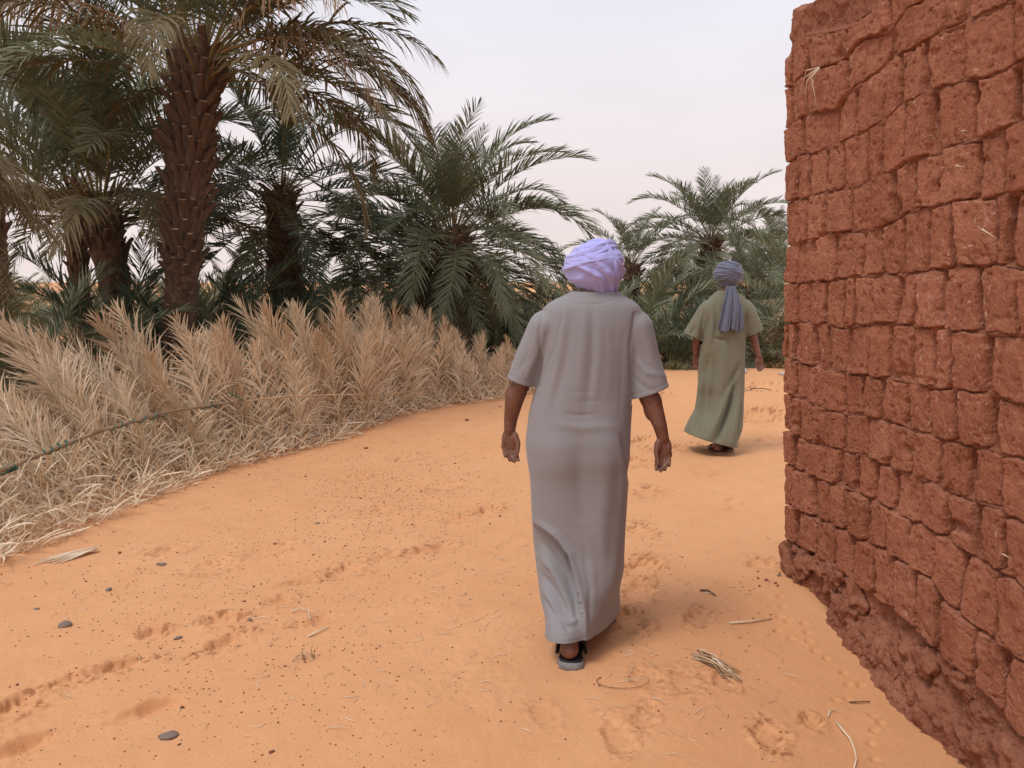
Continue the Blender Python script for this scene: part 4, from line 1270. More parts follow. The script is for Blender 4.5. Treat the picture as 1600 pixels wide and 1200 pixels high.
def robe_mesh(name, rings, sleeves, folds, hem, voxel, mat, wrinkle=0.004, seed=3, back_y=None, origin=Vector((0, 0, 0))):
    """rings: (z, cx, cy, half width, half depth, turn); sleeves: lists of (centre, half a, half b); folds in photo pixels on the side that is seen"""
    mb = MB()
    n = 72
    Z = np.array([r[0] for r in rings])
    ord_ = np.argsort(Z)
    A = np.array(rings, float)[ord_]
    zz = np.linspace(A[0, 0], A[-1, 0], 110)
    I = np.column_stack([np.interp(zz, A[:, 0], A[:, c]) for c in range(6)])
    ker = np.array([1, 2, 3, 2, 1]) / 9.0
    for c in range(1, 6):
        pad = np.concatenate([[I[0, c]] * 2, I[:, c], [I[-1, c]] * 2])
        I[:, c] = np.convolve(pad, ker, 'valid')
    ph = np.linspace(0, 2 * math.pi, n, endpoint=False)
    ex = 2.0 / 2.35
    ux = np.sign(np.cos(ph)) * np.abs(np.cos(ph)) ** ex
    uy = np.sign(np.sin(ph)) * np.abs(np.sin(ph)) ** ex
    V = []
    for (z, cx, cy, a, b, tr) in I:
        c, s = math.cos(tr), math.sin(tr)
        x = a * ux; y = b * uy
        px_, py_ = x * c + y * s, -x * s + y * c
        w = np.clip((0.45 - z) / 0.40, 0, 1)
        zq = np.full(n, z) + w * (hem(cx + px_, cy + py_) - A[0, 0])
        V.append(np.column_stack([cx + px_, cy + py_, zq]))
    V = np.concatenate(V)
    top, bot = len(V), len(V) + 1
    V = np.vstack([V, V[-n:].mean(0), V[:n].mean(0)])
    o = (len(I) - 1) * n
    F3 = [(top, o + i, o + (i + 1) % n) for i in range(n)] + [(bot, (i + 1) % n, i) for i in range(n)]
    mb.add(V, grid_faces(n, len(I), True), F3)
    ends = []
    for sl in sleeves:
        pts = [Vector(s[0]) for s in sl]
        nn = 36
        SV = []
        f = np.linspace(0, 1, len(pts)); g = np.linspace(0, 1, 24)
        C = np.column_stack([np.interp(g, f, [p[c] for p in pts]) for c in range(3)])
        ha = np.interp(g, f, [s[1] for s in sl]); hb = np.interp(g, f, [s[2] for s in sl])
        nrm = sl[-1][3] if len(sl[-1]) > 3 else None
        for k in range(24):
            t = Vector(C[min(k + 1, 23)] - C[max(k - 1, 0)]).normalized()
            if nrm is not None:
                t = t.lerp(nrm, g[k]).normalized()
            sx = Vector((0, 1, 0)).cross(t).normalized()      # across, in the picture plane
            sy = t.cross(sx).normalized()
            for i in range(nn):
                a = 2 * math.pi * i / nn
                SV.append(tuple(Vector(C[k]) + sx * math.cos(a) * ha[k] + sy * math.sin(a) * hb[k]))
            last = (Vector(C[k]), t.copy())
        ends.append(last)
        SV.append(tuple(pts[0])); SV.append(tuple(pts[-1]))
        q0, q1 = len(SV) - 2, len(SV) - 1
        o = 23 * nn
        mb.add(np.array(SV), grid_faces(nn, 24, True), [(q0, (i + 1) % nn, i) for i in range(nn)] + [(q1, o + i, o + (i + 1) % nn) for i in range(nn)])
    me = remesh(mb, voxel, 14)
    P = coords(me); N = vnormals(me)
    Pi = P.copy()
    u, v = project(P)
    back = sstep(0.15, -0.25, N[:, 1])
    disp = np.zeros(len(P))
    for (kind, poly, amp, wpx) in folds:
        up_ = sum(q[1] for q in poly) / len(poly) < 650
        amp *= ((1.0 if up_ else 1.6) if seed == 3 else 2.2) if kind in ('crease', 'ridge') else 1.15
        d, sg, al = seg_dist(u, v, poly)
        tap = np.sin(np.clip(al, 0.02, 0.98) * math.pi) ** 0.5
        if kind == 'crease': disp -= amp * np.exp(-(d / wpx) ** 2) * tap * back
        elif kind == 'ridge': disp += amp * np.exp(-(d / wpx) ** 2) * tap * back
        elif kind == 'seam': disp -= amp * np.exp(-(d / wpx) ** 2) * back
        elif kind == 'bulge': disp += amp * np.exp(-(d / wpx) ** 2) * back
        elif kind == 'stepR':      # deep on the side with positive sign, sharp at the line
            disp -= amp * np.where(sg > 0, np.exp(-(d / wpx) ** 1.3), 0) * tap * back
        elif kind == 'stepL':
            disp -= amp * np.where(sg < 0, np.exp(-(d / wpx) ** 1.3), 0) * tap * back
    disp += wrinkle * fbm(P * np.array([9.0, 9.0, 2.0]), 1.0, 2, seed) + wrinkle * 0.25 * fbm(P * np.array([7.0, 7.0, 11.0]), 1.0, 3, seed + 9)
    P = P + N * disp[:, None]
    # stitched hems
    hz = Pi[:, 2] - hem(Pi[:, 0], Pi[:, 1])
    P -= N * (0.0016 * np.exp(-((hz - 0.022) / 0.004) ** 2))[:, None]
    for (c, t) in ends:
        q = (Pi - np.array(tuple(c))) @ np.array(tuple(t))
        rad = np.linalg.norm(Pi - np.array(tuple(c)), axis=1)
        P -= N * (0.0016 * np.exp(-((q + 0.032) / 0.004) ** 2) * (rad < 0.13))[:, None]
    set_coords(me, P - np.array(tuple(origin)))
    bm = bmesh.new(); bm.from_mesh(me)
    for (c, t) in ends:
        cc = c - origin - t * 0.012
        fs = []
        for f in bm.faces:
            q = f.calc_center_median() - cc
            if q.length < 0.125 and abs(q.dot(t)) < 0.03:
                rdl = q - t * q.dot(t)
                if f.normal.dot(t) > 0.5 or (rdl.length > 1e-4 and f.normal.dot(rdl.normalized()) > -0.1): fs.append(f)
        es, vs = set(), set()
        for f in fs:
            es.update(f.edges); vs.update(f.verts)
        bmesh.ops.bisect_plane(bm, geom=fs + list(es) + list(vs), plane_co=cc, plane_no=t, clear_outer=True)
    h0 = hem(origin.x, origin.y); hx = (hem(origin.x + 0.1, origin.y) - h0) * 10; hy = (hem(origin.x, origin.y + 0.1) - h0) * 10
    bmesh.ops.bisect_plane(bm, geom=bm.faces[:] + bm.edges[:] + bm.verts[:], plane_co=Vector((0, 0, h0 + 0.012 - origin.z)), plane_no=Vector((hx, hy, -1.0)).normalized(), clear_outer=True)
    bm.to_mesh(me); bm.free()
    me.polygons.foreach_set('use_smooth', np.ones(len(me.polygons), dtype=bool))
    me.materials.clear(); me.materials.append(mat)
    return me
def finish_robe(o):
    m = o.modifiers.new('thickness', 'SOLIDIFY'); m.thickness = 0.003; m.offset = -1
def sole_mesh(name, L, W, th, mat):
    """outline of a sandal sole, heel at the origin, toe towards +y"""
    ol = [(-.36, .06), (-.40, .18), (-.34, .38), (-.36, .55), (-.47, .72), (-.44, .88), (-.25, .98), (0.02, 1.0), (.28, .95), (.42, .84), (.44, .68), (.36, .5), (.33, .34), (.39, .16), (.33, .04), (.15, 0.0), (-.15, 0.0)]
    n = len(ol)
    P = np.array([(x * W, y * L) for x, y in ol])
    lay = [(0.94, 0.0), (1.0, 0.15), (1.0, 0.85), (0.95, 1.0)]
    V = []
    for k, z in lay:
        c = P.mean(0)
        for q in (P - c) * k + c: V.append((q[0], q[1], z * th))
    mb = MB()
    V.append((*P.mean(0), 0)); V.append((*P.mean(0), th * 0.98))
    a_, b_ = len(V) - 2, len(V) - 1
    o = 3 * n
    mb.add(np.array(V), grid_faces(n, 4, True), [(a_, (i + 1) % n, i) for i in range(n)] + [(b_, o + i, o + (i + 1) % n) for i in range(n)])
    return mb.mesh(name, [mat], smooth=False, tint=False)
def strap_mesh(name, L, W, y0, y1, h, mat):
    mb = MB()
    na, ny = 14, 6
    for sgn_, off in ((1, 0.0), (1, 0.005)):
        pass
    V = []
    for j in range(ny):
        f = j / (ny - 1)
        for i in range(na):
            a = math.pi * i / (na - 1)
            V.append((-math.cos(a) * W * 0.47, L * (y0 + (y1 - y0) * f), 0.01 + math.sin(a) ** 0.7 * h * (1 - 0.25 * f)))
    mb.add(np.array(V), grid_faces(na, ny))
    me = mb.mesh(name, [mat], tint=False)
    return me

def build_head(mb, c, up, fwd, k=1.0):
    """skull, jaw, nose, brow, ears; c = centre of the skull"""
    side = up.cross(fwd) * -1
    rot = Matrix((side, fwd, up)).transposed()
    ellipsoid(mb, c, 0.075 * k, 0.094 * k, 0.105 * k, rot)
    ellipsoid(mb, c + fwd * 0.028 * k - up * 0.062 * k, 0.056 * k, 0.062 * k, 0.062 * k, rot)
    capsule(mb, c + fwd * 0.090 * k + up * 0.012 * k, 0.009 * k, c + fwd * 0.110 * k - up * 0.030 * k, 0.014 * k)
    capsule(mb, c + fwd * 0.084 * k + up * 0.026 * k - side * 0.03 * k, 0.011 * k, c + fwd * 0.084 * k + up * 0.026 * k + side * 0.03 * k, 0.011 * k)
    capsule(mb, c + fwd * 0.088 * k - up * 0.066 * k - side * 0.018 * k, 0.008 * k, c + fwd * 0.088 * k - up * 0.066 * k + side * 0.018 * k, 0.008 * k)
    for q in (-1, 1):
        ellipsoid(mb, c + fwd * 0.083 * k + side * q * 0.031 * k + up * 0.004 * k, 0.013 * k, 0.010 * k, 0.009 * k, rot)
        ellipsoid(mb, c + side * q * 0.078 * k - up * 0.01 * k - fwd * 0.006 * k, 0.010 * k, 0.020 * k, 0.031 * k, rot)
    return rot

def ring_px(py, xl, xr, b, Y, dy=0.0, turn=0.0):
    """a robe ring from the width it shows in the photograph at that height"""
    L_, R_ = PX(xl, py, Y), PX(xr, py, Y)
    hw = (R_.x - L_.x) / 2
    c, s = math.cos(R(turn)), math.sin(R(turn))
    a = math.sqrt(max(0.02 ** 2, hw * hw - (b * s) ** 2)) / c
    return (L_.z, (L_.x + R_.x) / 2, Y + dy, a, b, R(turn))

# ---- the man in grey
Y1 = 3.35
p1 = empty('person', (0.33, Y1, 0.0))
tag(p1, 'man walking away in long grey robe and lilac turban', 'person')
O1 = Vector(p1.location)
rings1 = [ring_px(455, 898, 962, .062, Y1), ring_px(461, 884, 972, .078, Y1), ring_px(469, 859, 992, .098, Y1), ring_px(482, 847, 1002, .116, Y1), ring_px(505, 845, 1001, .130, Y1),
          ring_px(540, 844, 998, .138, Y1), ring_px(580, 841, 991, .142, Y1), ring_px(610, 835, 988, .145, Y1), ring_px(640, 827, 986, .150, Y1), ring_px(690, 821, 982, .156, Y1),
          ring_px(720, 824, 981, .158, Y1), ring_px(745, 828, 981, .158, Y1), ring_px(800, 830, 978, .165, Y1, .01, 4), ring_px(850, 834, 976, .185, Y1, .03, 10), ring_px(895, 840, 976, .22, Y1, .04, 17),
          ring_px(930, 845, 972, .27, Y1, .045, 22)]
rings1.append((0.14, 0.336, 3.375, 0.125, 0.330, R(25)))
rings1.append((0.07, 0.334, 3.375, 0.122, 0.350, R(25)))
hem1 = lambda x, y: 0.128 - 0.13 * (y - 3.06)
slL = [(PX(872, 499, Y1), .056, .075), (PX(851, 508, Y1), .070, .090), (PX(829, 553, Y1 + .01), .064, .083), (PX(813, 600, Y1 + .02), .065, .080, Vector((-0.30, 0.05, -0.95)).normalized())]
slR = [(PX(976, 501, Y1), .056, .075), (PX(994, 509, Y1), .071, .092), (PX(1006, 562, Y1 - .01), .070, .086), (PX(1017, 617, Y1 - .03), .088, .084, Vector((0.34, -0.05, -0.94)).normalized())]
folds1 = [('seam', [(880, 470), (900, 474), (930, 475), (955, 470)], .0025, 1.6), ('seam', [(876, 466), (879, 495), (868, 540), (846, 592)], .003, 1.8),
          ('ridge', [(915, 478), (912, 540), (900, 640)], .006, 9), ('crease', [(925, 478), (926, 560), (915, 650)], .005, 6), ('ridge', [(938, 485), (936, 560), (928, 630)], .004, 7),
          ('crease', [(895, 480), (885, 560), (862, 650)], .006, 8), ('ridge', [(882, 500), (872, 570), (852, 640)], .005, 6), ('crease', [(962, 490), (965, 560), (960, 640)], .004, 8), ('crease', [(975, 510), (972, 590), (968, 650)], .004, 5),
          ('seam', [(848, 484), (842, 520), (846, 560), (840, 604)], .006, 2.4), ('seam', [(992, 490), (985, 540), (986, 606)], .006, 2.4),
          ('crease', [(880, 646), (905, 649), (930, 648)], .004, 2.8), ('ridge', [(865, 662), (910, 668), (960, 664)], .004, 7), ('crease', [(890, 611), (930, 613)], .0015, 2.4), ('crease', [(900, 628), (940, 626)], .0015, 2.6),
          ('bulge', [(872, 705), (873, 715)], .018, 34), ('bulge', [(940, 700), (941, 712)], .020, 36), ('crease', [(905, 690), (907, 760), (912, 820)], .006, 14),
          ('crease', [(968, 680), (975, 720), (982, 748)], .012, 4), ('ridge', [(960, 690), (970, 740), (972, 800)], .006, 6),
          ('stepR', [(829, 815), (852, 828), (872, 843), (888, 868), (898, 900), (906, 945), (914, 1003)], .042, 34), ('ridge', [(836, 815), (866, 834), (890, 866), (902, 905), (910, 950), (918, 1000)], .012, 6),
          ('ridge', [(840, 868), (860, 890), (880, 925), (900, 972)], .012, 5), ('crease', [(838, 845), (858, 868), (882, 900), (902, 950)], .010, 4.5), ('crease', [(842, 895), (862, 920), (884, 955)], .008, 4),
          ('ridge', [(846, 915), (862, 945), (880, 985)], .009, 5), ('crease', [(850, 935), (868, 962), (890, 985)], .007, 4), ('crease', [(882, 865), (893, 905), (900, 940)], .006, 3), ('ridge', [(870, 965), (890, 972), (908, 966)], .006, 4),
          ('ridge', [(955, 650), (945, 780), (930, 900), (922, 985)], .008, 15), ('crease', [(930, 830), (934, 900), (926, 980)], .006, 9), ('ridge', [(968, 800), (962, 880), (948, 950)], .005, 9), ('crease', [(912, 860), (922, 920), (920, 990)], .007, 5),
          ('crease', [(1000, 530), (1010, 570), (1035, 590)], .006, 5), ('ridge', [(992, 560), (1012, 582), (1042, 588)], .006, 5), ('crease', [(990, 590), (1008, 606), (1030, 612)], .004, 4), ('crease', [(832, 520), (822, 560), (806, 585)], .005, 5), ('ridge', [(845, 540), (830, 572), (820, 596)], .005, 4)]
me = robe_mesh('robe', rings1, [slL, slR], folds1, hem1, 0.0062, M['robe_grey'], 0.0035, 3, origin=O1)
robe1 = mesh_obj('robe', me, p1)
finish_robe(robe1)
bmB = MB()
def limb(mb, pts):
    for (a, ra), (b, rb_) in zip(pts[:-1], pts[1:]): capsule(mb, a, ra, b, rb_)
hc = PX(929, 424, Y1 + .03)
build_head(bmB, hc, Vector((0, 0, 1)), Vector((0.12, 0.99, -0.03)).normalized())
neck = PX(929, 462, Y1 + .005)
limb(bmB, [(hc - Vector((0, -0.0, 0.05)), .062), (neck, .060), (neck - Vector((0, 0, 0.08)), .075)])
chest = PX(925, 540, Y1 + .02); belly = PX(906, 650, Y1 + .02); pel = PX(902, 715, Y1 + .03)
limb(bmB, [(PX(885, 500, Y1 + .01), .045), (PX(965, 502, Y1 + .01), .045)])
limb(bmB, [(neck - Vector((0, 0, 0.08)), .08), (chest, .105), (belly, .10), (pel, .11)])
ellipsoid(bmB, chest, 0.165, 0.10, 0.18); ellipsoid(bmB, pel, 0.165, 0.11, 0.14)
# legs: the left one trails with its heel lifted, the right one is well ahead
lh, rh = pel + Vector((-.085, .01, -.04)), pel + Vector((.085, .02, -.04))
lk = Vector((lh.x + .02, 3.40, .50)); la = PX(891, 985, 3.150)
limb(bmB, [(lh, .085), (lk, .055), (Vector((lk.x * .5 + la.x * .5, 3.30, .33)), .048), (la, .032)])
rk = Vector((rh.x - .02, 3.50, .52)); ra = Vector((0.46, 3.62, .11))
limb(bmB, [(rh, .085), (rk, .055), (Vector((0.44, 3.54, .34)), .048), (ra, .034)])
heel = PX(890, 1017, 3.105)
limb(bmB, [(la, .034), (heel + Vector((0, .012, .010)), .034)]); ellipsoid(bmB, heel + Vector((0, .018, 0)), .041, .046, .040)
ball = Vector((heel.x + .02, 3.285, 0.045))
limb(bmB, [(heel + Vector((0, .03, -.006)), .030), (heel.lerp(ball, .55), .030), (ball, .026)]); capsule(bmB, ball + Vector((-.03, 0, -.004)), .018, ball + Vector((.032, .005, -.004)), .020)
for i, (ox, l, rr) in enumerate(((.030, .050, .012), (.012, .052, .0095), (-.004, .047, .009), (-.019, .040, .0085), (-.033, .032, .008))):
    capsule(bmB, ball + Vector((ox, .01, -.006)), rr, ball + Vector((ox * 1.05, l, -.010)), rr * .85, 10)
rheel = Vector((0.46, 3.60, .055)); rball = Vector((0.475, 3.76, .048))
limb(bmB, [(ra, .036), (rheel, .034), (rball, .028)])
for i, (ox, l, rr) in enumerate(((-.030, .050, .012), (-.012, .052, .0095), (.004, .047, .009), (.019, .040, .0085), (.033, .032, .008))):
    capsule(bmB, rball + Vector((ox, 0, -.004)), rr + .004, rball + Vector((ox * 1.05, l, -.010)), rr * .85, 10)
# arms
YL, YR = Y1 + .06, Y1 - .08
wl = PX(796.5, 672, YL); el1 = PX(812, 606, Y1 + .03); shl = PX(872, 512, Y1)
limb(bmB, [(shl, .042), (PX(836, 548, Y1 + .01), .042), (el1, .040), (PX(803, 628, Y1 + .045), .041), (PX(798, 655, YL), .031), (wl, .0262)])
ellipsoid(bmB, PX(803, 622, Y1 + .045), .040, .042, .07)
hand(bmB, wl, Vector((-.02, -.10, -1)), Vector((1, -.08, 0)), Vector((0, -1, .05)), 0.98, (17, 36, 42), 0.20, 0.004)
wr = PX(1036, 684, YR); er = PX(1013, 618, Y1 - .05); shr = PX(972, 514, Y1)
limb(bmB, [(shr, .042), (PX(1000, 558, Y1 - .02), .044), (er, .044), (PX(1021, 636, Y1 - .055), .042), (PX(1031, 664, YR), .031), (wr, .0262)])
ellipsoid(bmB, PX(1020, 634, Y1 - .055), .042, .043, .07)
hand(bmB, wr, Vector((.04, -.06, -1)), Vector((-1, -.06, 0)), Vector((0, -1, .05)), 0.98, (17, 34, 42), 0.18, 0.008)
me = remesh(bmB, 0.0036, 3)
set_coords(me, coords(me) - np.array(tuple(O1)))
me.polygons.foreach_set('use_smooth', np.ones(len(me.polygons), dtype=bool))
me.materials.clear(); me.materials.append(M['skin'])
mesh_obj('body', me, p1)
# turban
tc1 = PX(928, 421, Y1 + .03)
B1 = [(270, 6, 22, 24, .02, 1.2, .010), (20, 52, -4, 18, .03, 1.3, .014), (22, 46, -25, 16, .04, 1.1, .013), (12, 34, -46, 17, .02, 1.0, .010), (24, 58, 14, 14, .065, 1.3, .014),
      (14, 50, 32, 12, .070, 1.2, .012), (188, 14, 40, 14, .075, 1.8, .013), (172, 10, 12, 11, .045, 1.4, .011), (200, 12, 58, 20, .06, 1.8, .012), (35, 40, 38, 9, .085, 1.0, .010)]
def squeeze1(P):
    P = P.copy()
    low = sstep(-0.02, -0.12, P[:, 2])
    P[:, 0] = P[:, 0] * (1 - 0.16 * low) + 0.004 * low
    P[:, 1] = P[:, 1] * (1 - 0.16 * low)
    top = sstep(0.02, 0.12, P[:, 2])
    P[:, 0] += 0.014 * top
    lump = np.exp(-(((P[:, 0] - .05) / .07) ** 2 + ((P[:, 1] + .03) / .09) ** 2)) * sstep(0.0, 0.08, P[:, 2])
    P[:, 2] += 0.014 * lump
    # the wrap drops towards the right side of the neck
    P[:, 2] -= 0.045 * sstep(-0.03, 0.10, P[:, 0]) * sstep(-0.05, -0.10, P[:, 2])
    face = sstep(0.05, 0.09, P[:, 1]) * sstep(0.045, 0.0, P[:, 2]) * sstep(0.07, 0.045, np.abs(P[:, 0]))
    P[:, 1] -= 0.05 * face
    return P
tm = turban_mesh('turban', None, .124, .135, .116, B1, M['turban_lilac'], -0.72, squeeze=squeeze1)
t1 = mesh_obj('turban', tm, p1)
t1.location = tc1 - O1
m = t1.modifiers.new('thickness', 'SOLIDIFY'); m.thickness = 0.004; m.offset = -1
# sandals
def sandal(parent, org, loc, pitch, yaw, sc, mat_sole, mat_strap, full_back=False):
    so = mesh_obj('sandal', sole_mesh('sandal', .285 * sc, .128 * sc, .034 * sc, mat_sole), parent)
    so.matrix_local = Matrix.Translation(loc - org) @ Matrix.Rotation(R(yaw), 4, 'Z') @ Matrix.Rotation(R(pitch), 4, 'X')
    ins = mesh_obj('footbed', sole_mesh('footbed', .270 * sc, .116 * sc, .006 * sc, M['rubber']), so)
    ins.location = (0, .006 * sc, .034 * sc)
    st = mesh_obj('strap', strap_mesh('strap', .285 * sc, .130 * sc, .42, .78, .066 * sc, mat_strap), so)
    st.location = (0, 0, .02 * sc)
    mm = st.modifiers.new('t', 'SOLIDIFY'); mm.thickness = .006
    return so
s1 = sandal(p1, O1, Vector((heel.x + .006, heel.y - .032, heel.z - .082)), -8, -4, 1.14, M['rubber_grey'], M['rubber'])
sandal(p1, O1, Vector((rheel.x, rheel.y - .045, .0)), 0, -6, 1.0, M['rubber_grey'], M['rubber'])

# ---- the man in olive
Y2 = 7.30
G2 = gz1(1.98, Y2)
p2 = empty('person', (1.98, Y2, G2))
tag(p2, 'man ahead in olive green robe and slate blue turban with hanging end', 'person')
O2 = Vector(p2.location)
rings2 = [ring_px(454, 1122, 1150, .060, Y2), ring_px(458, 1116, 1156, .075, Y2), ring_px(464, 1109, 1163, .095, Y2), ring_px(474, 1102, 1167, .115, Y2), ring_px(490, 1099, 1168, .125, Y2),
          ring_px(520, 1096, 1166, .135, Y2), ring_px(545, 1093, 1164, .14, Y2), ring_px(580, 1091, 1163, .145, Y2), ring_px(615, 1090, 1162, .15, Y2), ring_px(640, 1086, 1161, .18, Y2, -.01), ring_px(665, 1076, 1158, .22, Y2, -.02)]
rings2.append((G2 + .10, PX(1109, 690, Y2).x, Y2 - .03, .250, .25, R(0)))
rings2.append((G2 + .06, PX(1109, 690, Y2).x, Y2 - .03, .255, .25, R(0)))
hem2 = lambda x, y: G2 + 0.055 + 0.27 * (2.15 - x)
sl2L = [(PX(1112, 478, Y2), .085, .085), (PX(1104, 486, Y2), .085, .088), (PX(1091, 508, Y2), .085, .085), (PX(1080, 528, Y2), .088, .085, Vector((-0.42, 0.0, -0.9)).normalized())]
sl2R = [(PX(1158, 478, Y2), .085, .085), (PX(1166, 486, Y2), .085, .09), (PX(1174, 505, Y2), .085, .085), (PX(1179, 522, Y2), .088, .085, Vector((0.42, 0.0, -0.9)).normalized())]
folds2 = [('crease', [(1150, 600), (1138, 640), (1118, 694)], .030, 5), ('ridge', [(1142, 600), (1126, 645), (1104, 690)], .018, 6), ('crease', [(1156, 570), (1146, 590), (1136, 610)], .014, 4), ('ridge', [(1156, 600), (1150, 650), (1142, 700)], .012, 5),
          ('crease', [(1104, 560), (1098, 620), (1086, 680)], .018, 5), ('ridge', [(1098, 590), (1088, 640), (1076, 675)], .014, 5), ('crease', [(1120, 540), (1116, 600), (1106, 660)], .010, 6), ('ridge', [(1130, 545), (1128, 600), (1118, 650)], .010, 6),
          ('crease', [(1140, 530), (1128, 531), (1116, 528)], .010, 3), ('crease', [(1100, 488), (1096, 515), (1097, 536)], .010, 2.5), ('crease', [(1168, 488), (1164, 512), (1165, 530)], .010, 2.5), ('ridge', [(1112, 480), (1112, 520), (1106, 560)], .008, 5),
          ('crease', [(1118, 470), (1120, 510), (1112, 545)], .007, 4), ('seam', [(1152, 610), (1149, 660), (1146, 706)], .005, 1.3), ('crease', [(1085, 510), (1078, 525)], .010, 3), ('bulge', [(1110, 600), (1111, 604)], .02, 16), ('crease', [(1160, 620), (1156, 660), (1152, 700)], .010, 3)]
me = robe_mesh('robe', rings2, [sl2L, sl2R], folds2, hem2, 0.009, M['robe_olive'], 0.006, 23, origin=O2)
robe2 = mesh_obj('robe', me, p2)
finish_robe(robe2)
bmC = MB()
hc2 = PX(1140, 432, Y2 + .02)
build_head(bmC, hc2, Vector((0, 0, 1)), Vector((0.25, 0.96, -0.04)).normalized())
nk = PX(1135, 456, Y2)
limb(bmC, [(hc2 - Vector((0, 0, .05)), .060), (nk, .058), (nk - Vector((0, 0, .08)), .072)])
ch2, pe2 = PX(1133, 500, Y2 + .01), PX(1127, 585, Y2)
limb(bmC, [(nk - Vector((0, 0, .08)), .08), (ch2, .105), (pe2, .105)]); ellipsoid(bmC, ch2, .155, .095, .17); ellipsoid(bmC, pe2, .15, .10, .14)
limb(bmC, [(PX(1112, 477, Y2), .055), (PX(1158, 477, Y2), .055)])
fa, fb = PX(1120, 699, Y2 - .12), PX(1138, 703, Y2 + .02)
fa.z = G2 + .10; fb.z = G2 + .10
for hx, f, ky in ((-.08, fa, .02), (.08, fb, .10)):
    h_ = pe2 + Vector((hx, 0, -.04)); k_ = Vector((h_.x, Y2 + ky, .52 + G2))
    limb(bmC, [(h_, .085), (k_, .055), (k_.lerp(f, .4) + Vector((0, -.02, 0)), .05), (f, .034), (f + Vector((0, -.01, -.045)), .034), (f + Vector((.01, .13, -.072)), .026)])
    for i, ox in enumerate((-.03, -.014, .001, .016, .03)):
        capsule(bmC, f + Vector((.01 + ox, .13, -.075)), .012, f + Vector((.012 + ox, .19 - .004 * i * i, -.082)), .009, 10)
w2 = PX(1087.5, 556, Y2 + .05)
limb(bmC, [(PX(1104, 482, Y2), .056), (PX(1091, 515, Y2 + .01), .046), (PX(1087.5, 540, Y2 + .03), .036), (w2, .027)])
hand(bmC, w2, Vector((.04, -.05, -1)), Vector((1, -.1, 0)), Vector((.1, -1, 0)), .95, (16, 34, 40), .1)
w3 = PX(1185.5, 557, Y2 - .03)
limb(bmC, [(PX(1164, 482, Y2), .056), (PX(1173, 512, Y2), .046), (PX(1179, 535, Y2 - .01), .038), (w3, .028)])
hand(bmC, w3, Vector((.18, -.05, -1)), Vector((-1, -.1, -.15)), Vector((-.1, -1, 0)), .95, (16, 34, 40), .1)
me = remesh(bmC, 0.0048, 3)
set_coords(me, coords(me) - np.array(tuple(O2)))
me.polygons.foreach_set('use_smooth', np.ones(len(me.polygons), dtype=bool))
me.materials.clear(); me.materials.append(M['skin'])
mesh_obj('body', me, p2)
tc2 = PX(1138.5, 430, Y2 + .02)
B2 = [(90, 4, 10, 20, .03, 2, .012), (20, 14, 24, 18, .04, 2.5, .012), (200, 16, 4, 16, .045, 2.4, .012), (340, 20, -12, 14, .04, 2, .012), (60, 10, 42, 22, .03, 3, .012), (180, 24, -28, 14, .02, 1.6, .01), (10, 26, 12, 10, .06, 1.6, .012), (230, 30, 30, 12, .05, 2, .012)]
tm = turban_mesh('turban', None, .128, .135, .142, B2, M['turban_blue'], -0.84, (300, 180))
def sq2(P):
    low = sstep(-0.02, -0.13, P[:, 2])
    P[:, 0] *= (1 - 0.22 * low); P[:, 1] *= (1 - 0.2 * low)
    return P
set_coords(tm, sq2(coords(tm)))
t2 = mesh_obj('turban', tm, p2)
t2.location = tc2 - O2
# the turban's end hanging down the back: a pleated strip
nu, nv = 60, 50
f = np.linspace(0, 1, nv); g = np.linspace(-1, 1, nu)
top_p, bot_p = PX(1143, 447, Y2 - .125), PX(1139, 517, Y2 - .175)
V = []
for fv in f:
    c = top_p.lerp(bot_p, fv)
    hw = np.interp(fv, [0, .15, .5, 1], [.045, .055, .095, .118])
    c.x += 0.03 * math.sin(fv * 2.2) * 0.6
    c.y -= 0.02 * math.sin(math.pi * fv)
    for gu in g:
        pl = 0.016 * math.sin(gu * 7.5 + 1.8 * fv + 0.9 * math.sin(3 * fv) + 1.1 * math.sin(2.3 * gu)) + 0.009 * math.sin(gu * 15 + 2 * fv + 2 * math.sin(gu * 3)) + 0.004 * math.sin(gu * 33 - 3 * fv)
        zz = 0.014 * math.sin(gu * 6 + 1) * fv ** 3 + (0.012 * math.sin(gu * 30) if fv == 1 else 0)
        V.append((c.x + gu * hw, c.y + pl * (0.5 + 0.6 * fv) + 0.03 * gu * gu, c.z + zz))
tl = quick_mesh('turban_end', np.array(V) - np.array(tuple(tc2)), grid_faces(nu, nv))
tl.materials.append(M['turban_blue'])
tl = mesh_obj('turban_end', tl, t2)
mm = tl.modifiers.new('t', 'SOLIDIFY'); mm.thickness = .004
for f_ in (fa, fb):
    sandal(p2, O2, Vector((f_.x, f_.y - .055, gz1(f_.x, f_.y) - .005)), 0, -4, .95, M['leather'], M['leather'])

# ------------------------------------------------------------------ small things on the sand
srng = random.Random(77)
def g_full(x, y):
    z = g_base(np.array([x]), np.array([y])); d, _ = g_detail(np.array([x]), np.array([y]))
    return float(z[0] + d[0])
def stone(px, py, w, h, label, mat, seed, name='stone', flat=0.45, group=None, rot=None):
    p = ground_pt(px, py)
    p.z = g_full(p.x, p.y)
    me = lump_mesh(name, seed, mat, 2, 0.5)
    o = mesh_obj(name, me)
    sc = w / FPX * math.hypot(p.x, p.y) * 0.42
    o.scale = (sc, sc * 0.75, sc * flat)
    o.location = p + Vector((0, 0, sc * flat * 0.35))
    o.rotation_euler = (srng.uniform(-.15, .15), srng.uniform(-.15, .15), srng.uniform(0, 6) if rot is None else rot)
    tag(o, label, 'stone', group)
stone(101, 978, 24, 12, 'flat grey stone on the open sand below the fence', M['stone'], 1, rot=.4)
